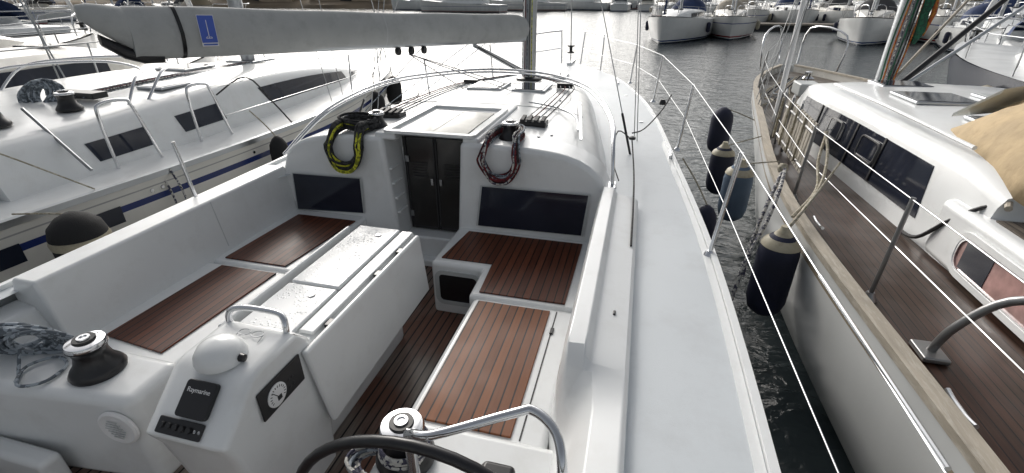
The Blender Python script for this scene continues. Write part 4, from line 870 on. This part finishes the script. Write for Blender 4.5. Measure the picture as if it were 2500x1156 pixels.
for y in (5.7,6.05,6.4):
    fin(MB().tube([(1.72,y,.96),(1.70,y,1.5),(1.72,y+.06,1.57),(1.76,y+.2,1.57),(1.78,y+.26,1.5),(1.78,y+.26,.96)],.014,8,4),'granny_bar',DST,rb)
fin(MB().box(2.7,3.6,8.3,8.95,1.0,1.10),'foredeck_hatch',GEL,rb,bevel=.03)
fin(MB().box(2.75,3.1,9.6,10.1,1.0,1.22),'deck_box',GELG,rb,bevel=.03)
fin(MB().lathe([(0,0),(.12,0),(.12,.08),(.07,.12),(.07,.2),(0,.22)],(3.3,11.2,1.03),18),'windlass',STEEL,rb,smooth=50)
e=thing('boarding_ladder','folded weathered slatted gangway lashed with rope to guard rail','ladder',(1.66,5.5,1.0))
g=MB()
for k in range(13): g.obox((1.655+k*.006,5.05+k*.105,1.28),(.018,.075,.50),Matrix.Rotation(.06,3,'Y'))
fin(g,'slats',surf('grey_slat_wood',(.36,.33,.28),.7,var=.25,nscale=12,bump=.4,bscale=60),e,bevel=.004)
g=MB()
for z in (1.10,1.44): g.tube([(1.640+.06*(z-1.28),5.0,z),(1.712+.06*(z-1.28),6.36,z)],.014,6)
fin(g,'side_rail',DST,e)
for k in range(4): fin(MB().tube([(1.60,5.15+k*.3,1.58),(1.60,5.2+k*.3,1.25),(1.63,5.3+k*.3,1.1),(1.66,5.37+k*.3,1.5)],.012,6,5),'lashing',ROPEBE,e)
for sg in (-1,1):
    fin(MB().tube([(3.3+sg*.75,12.0,1.15),(3.3+sg*.78,12.05,1.85),(3.3+sg*.3,12.9,1.95),(3.3+sg*.2,12.9,1.2)],.02,8,4),'pulpit',STEEL,rb)
# fenders
fender((1.14,6.9,1.28),.62,.14,NAVY,'navy cloth covered fender beside weathered wooden rail',rope=(1.55,6.95,1.12))
fender((1.10,6.1,.98),.62,.14,NAVY,'navy cloth covered fender with cream end cap',cone=CRMF,rope=(1.48,6.1,1.12))
fender((1.09,5.0,1.10),.62,.14,BLUF,'faded blue fender with cream top and rope',cone=CRMF,rope=(1.42,5.0,1.15))
fender((1.125,3.42,1.10),.70,.138,NAVY,'large navy fender with dirty cream cap on rope',cone=CRMF,rope=(1.44,3.7,1.55))
fender((.70,4.1,.98),.40,.10,NAVY,'small navy fender below white deck edge',rope=(.45,4.3,1.32))
bf=fender((-3.72,2.15,1.26),.62,.17,BLKF,'black fender with white band between hulls',rope=(-4.10,2.05,1.25))
fin(MB().lathe([(0,0),(.175,0),(.178,.03),(.172,.06),(0,.06)],(-3.72,2.15,1.03),24),'fender_band',CRMF,bf,smooth=50)
fender((-4.40,7.6,1.12),.55,.15,BLKF,'black cloth fender hanging from neighbouring yacht',rope=(-4.42,7.6,1.5))
fender((-4.72,8.9,1.18),.55,.15,BLKF,'black cloth fender hanging from neighbouring yacht',rope=(-4.8,8.9,1.5))
fender((-3.80,4.36,1.22),.5,.10,BLKF,'black pear shaped fender with thin line',rope=(-4.02,4.3,1.5))
e=thing('mooring_rope','beige knotted rope hanging from lifeline to fender','rope',(1.4,3.6,1.2))
fin(MB().tube([(1.50,4.3,1.62),(1.49,4.1,1.50),(1.40,3.8,1.35),(1.22,3.5,1.22),(1.125,3.42,1.10)],.012,6,5),'rope_strand',ROPEBE,e)
fin(MB().tube([(1.52,4.32,1.62),(1.44,4.1,1.44),(1.38,3.8,1.30),(1.18,3.52,1.18)],.012,6,5),'rope_strand',ROPEBE,e)
e=thing('mooring_rope','white flecked rope hanging down between the hulls','rope',(.95,3.3,.8))
fin(MB().tube([(1.25,4.2,1.35),(1.12,3.75,1.30),(1.03,3.55,1.1),(.92,3.4,.85),(.86,3.3,.55)],.014,6,5),'rope_strand',ROPEW,e)
fin(MB().tube([(1.25,4.2,1.35),(1.08,3.8,1.18),(.98,3.6,.9),(.93,3.42,.7)],.014,6,5),'rope_strand',ROPEW,e)
fin(MB().lathe([(0,0),(.03,.01),(.042,.04),(.03,.075),(0,.085)],(1.22,4.15,1.30),12),'rope_knot',ROPEBE,e,smooth=60)
e=thing('rope_tail','coil of old rope and lines on foredeck','rope',(2.6,9,1.0));
for k in range(8):
    fin(MB().tube([(1.95+k*.12,8.6+.2*k,1.0),(2.2+k*.1,8.9+.25*k,1.05),(2.1+k*.15,9.4+.2*k,1.04),(2.5+k*.08,9.6+.1*k,1.3)],.012,5,4),'rope_strand',(ROPEBE,ROPEB,ROPEG)[k%3],e)
# ---------------------------------------------------------------- world, sun, camera
w=bpy.data.worlds.new('World');S.world=w;w.use_nodes=True;nt=w.node_tree;bg=nt.nodes['Background']
sky=nt.nodes.new('ShaderNodeTexSky');sky.sky_type='NISHITA';sky.sun_disc=False
az=math.radians(-33);el=math.radians(31)
sky.sun_elevation=el;sky.sun_rotation=az;sky.air_density=1.2;sky.dust_density=5;sky.ozone_density=1
hs_=nt.nodes.new('ShaderNodeHueSaturation');hs_.inputs['Saturation'].default_value=.30;hs_.inputs['Value'].default_value=1.0
nt.links.new(sky.outputs[0],hs_.inputs['Color'])
gd=V((math.sin(math.radians(-28))*math.cos(math.radians(12)),math.cos(math.radians(-28))*math.cos(math.radians(12)),math.sin(math.radians(12))))
tcw=nt.nodes.new('ShaderNodeTexCoord');nv=nt.nodes.new('ShaderNodeVectorMath');nv.operation='NORMALIZE';nt.links.new(tcw.outputs['Generated'],nv.inputs[0])
dp=nt.nodes.new('ShaderNodeVectorMath');dp.operation='DOT_PRODUCT';nt.links.new(nv.outputs[0],dp.inputs[0]);dp.inputs[1].default_value=gd
mxn=nt.nodes.new('ShaderNodeMath');mxn.operation='MAXIMUM';nt.links.new(dp.outputs['Value'],mxn.inputs[0]);mxn.inputs[1].default_value=0
pw_=nt.nodes.new('ShaderNodeMath');pw_.operation='POWER';nt.links.new(mxn.outputs[0],pw_.inputs[0]);pw_.inputs[1].default_value=8
ml=nt.nodes.new('ShaderNodeVectorMath');ml.operation='SCALE';ml.inputs[0].default_value=(1,.98,.95);sc_=nt.nodes.new('ShaderNodeMath');sc_.operation='MULTIPLY';nt.links.new(pw_.outputs[0],sc_.inputs[0]);sc_.inputs[1].default_value=34
nt.links.new(sc_.outputs[0],ml.inputs['Scale'])
ad=nt.nodes.new('ShaderNodeVectorMath');ad.operation='ADD';nt.links.new(hs_.outputs[0],ad.inputs[0]);nt.links.new(ml.outputs[0],ad.inputs[1])
nt.links.new(ad.outputs[0],bg.inputs[0]);bg.inputs[1].default_value=.115
sd=V((math.sin(az)*math.cos(el),math.cos(az)*math.cos(el),math.sin(el)))
sl=bpy.data.lights.new('sun','SUN');sl.energy=1.0;sl.angle=math.radians(12);sl.color=(1,.95,.88)
so=bpy.data.objects.new('sun',sl);COL.objects.link(so);so.rotation_euler=sd.to_track_quat('Z','Y').to_euler()
cam=bpy.data.cameras.new('camera');co=bpy.data.objects.new('camera',cam);COL.objects.link(co);S.camera=co
cam.sensor_width=36;cam.lens=36*1160/2500;cam.clip_end=6000;cam.clip_start=.05
co.location=(0,0,2.6)
th=math.atan(588/1160);psi=math.atan(334/1160*math.cos(th))
co.rotation_euler=(math.pi/2-th,0,psi)
S.view_settings.view_transform='Standard';S.view_settings.look='None';S.view_settings.exposure=0
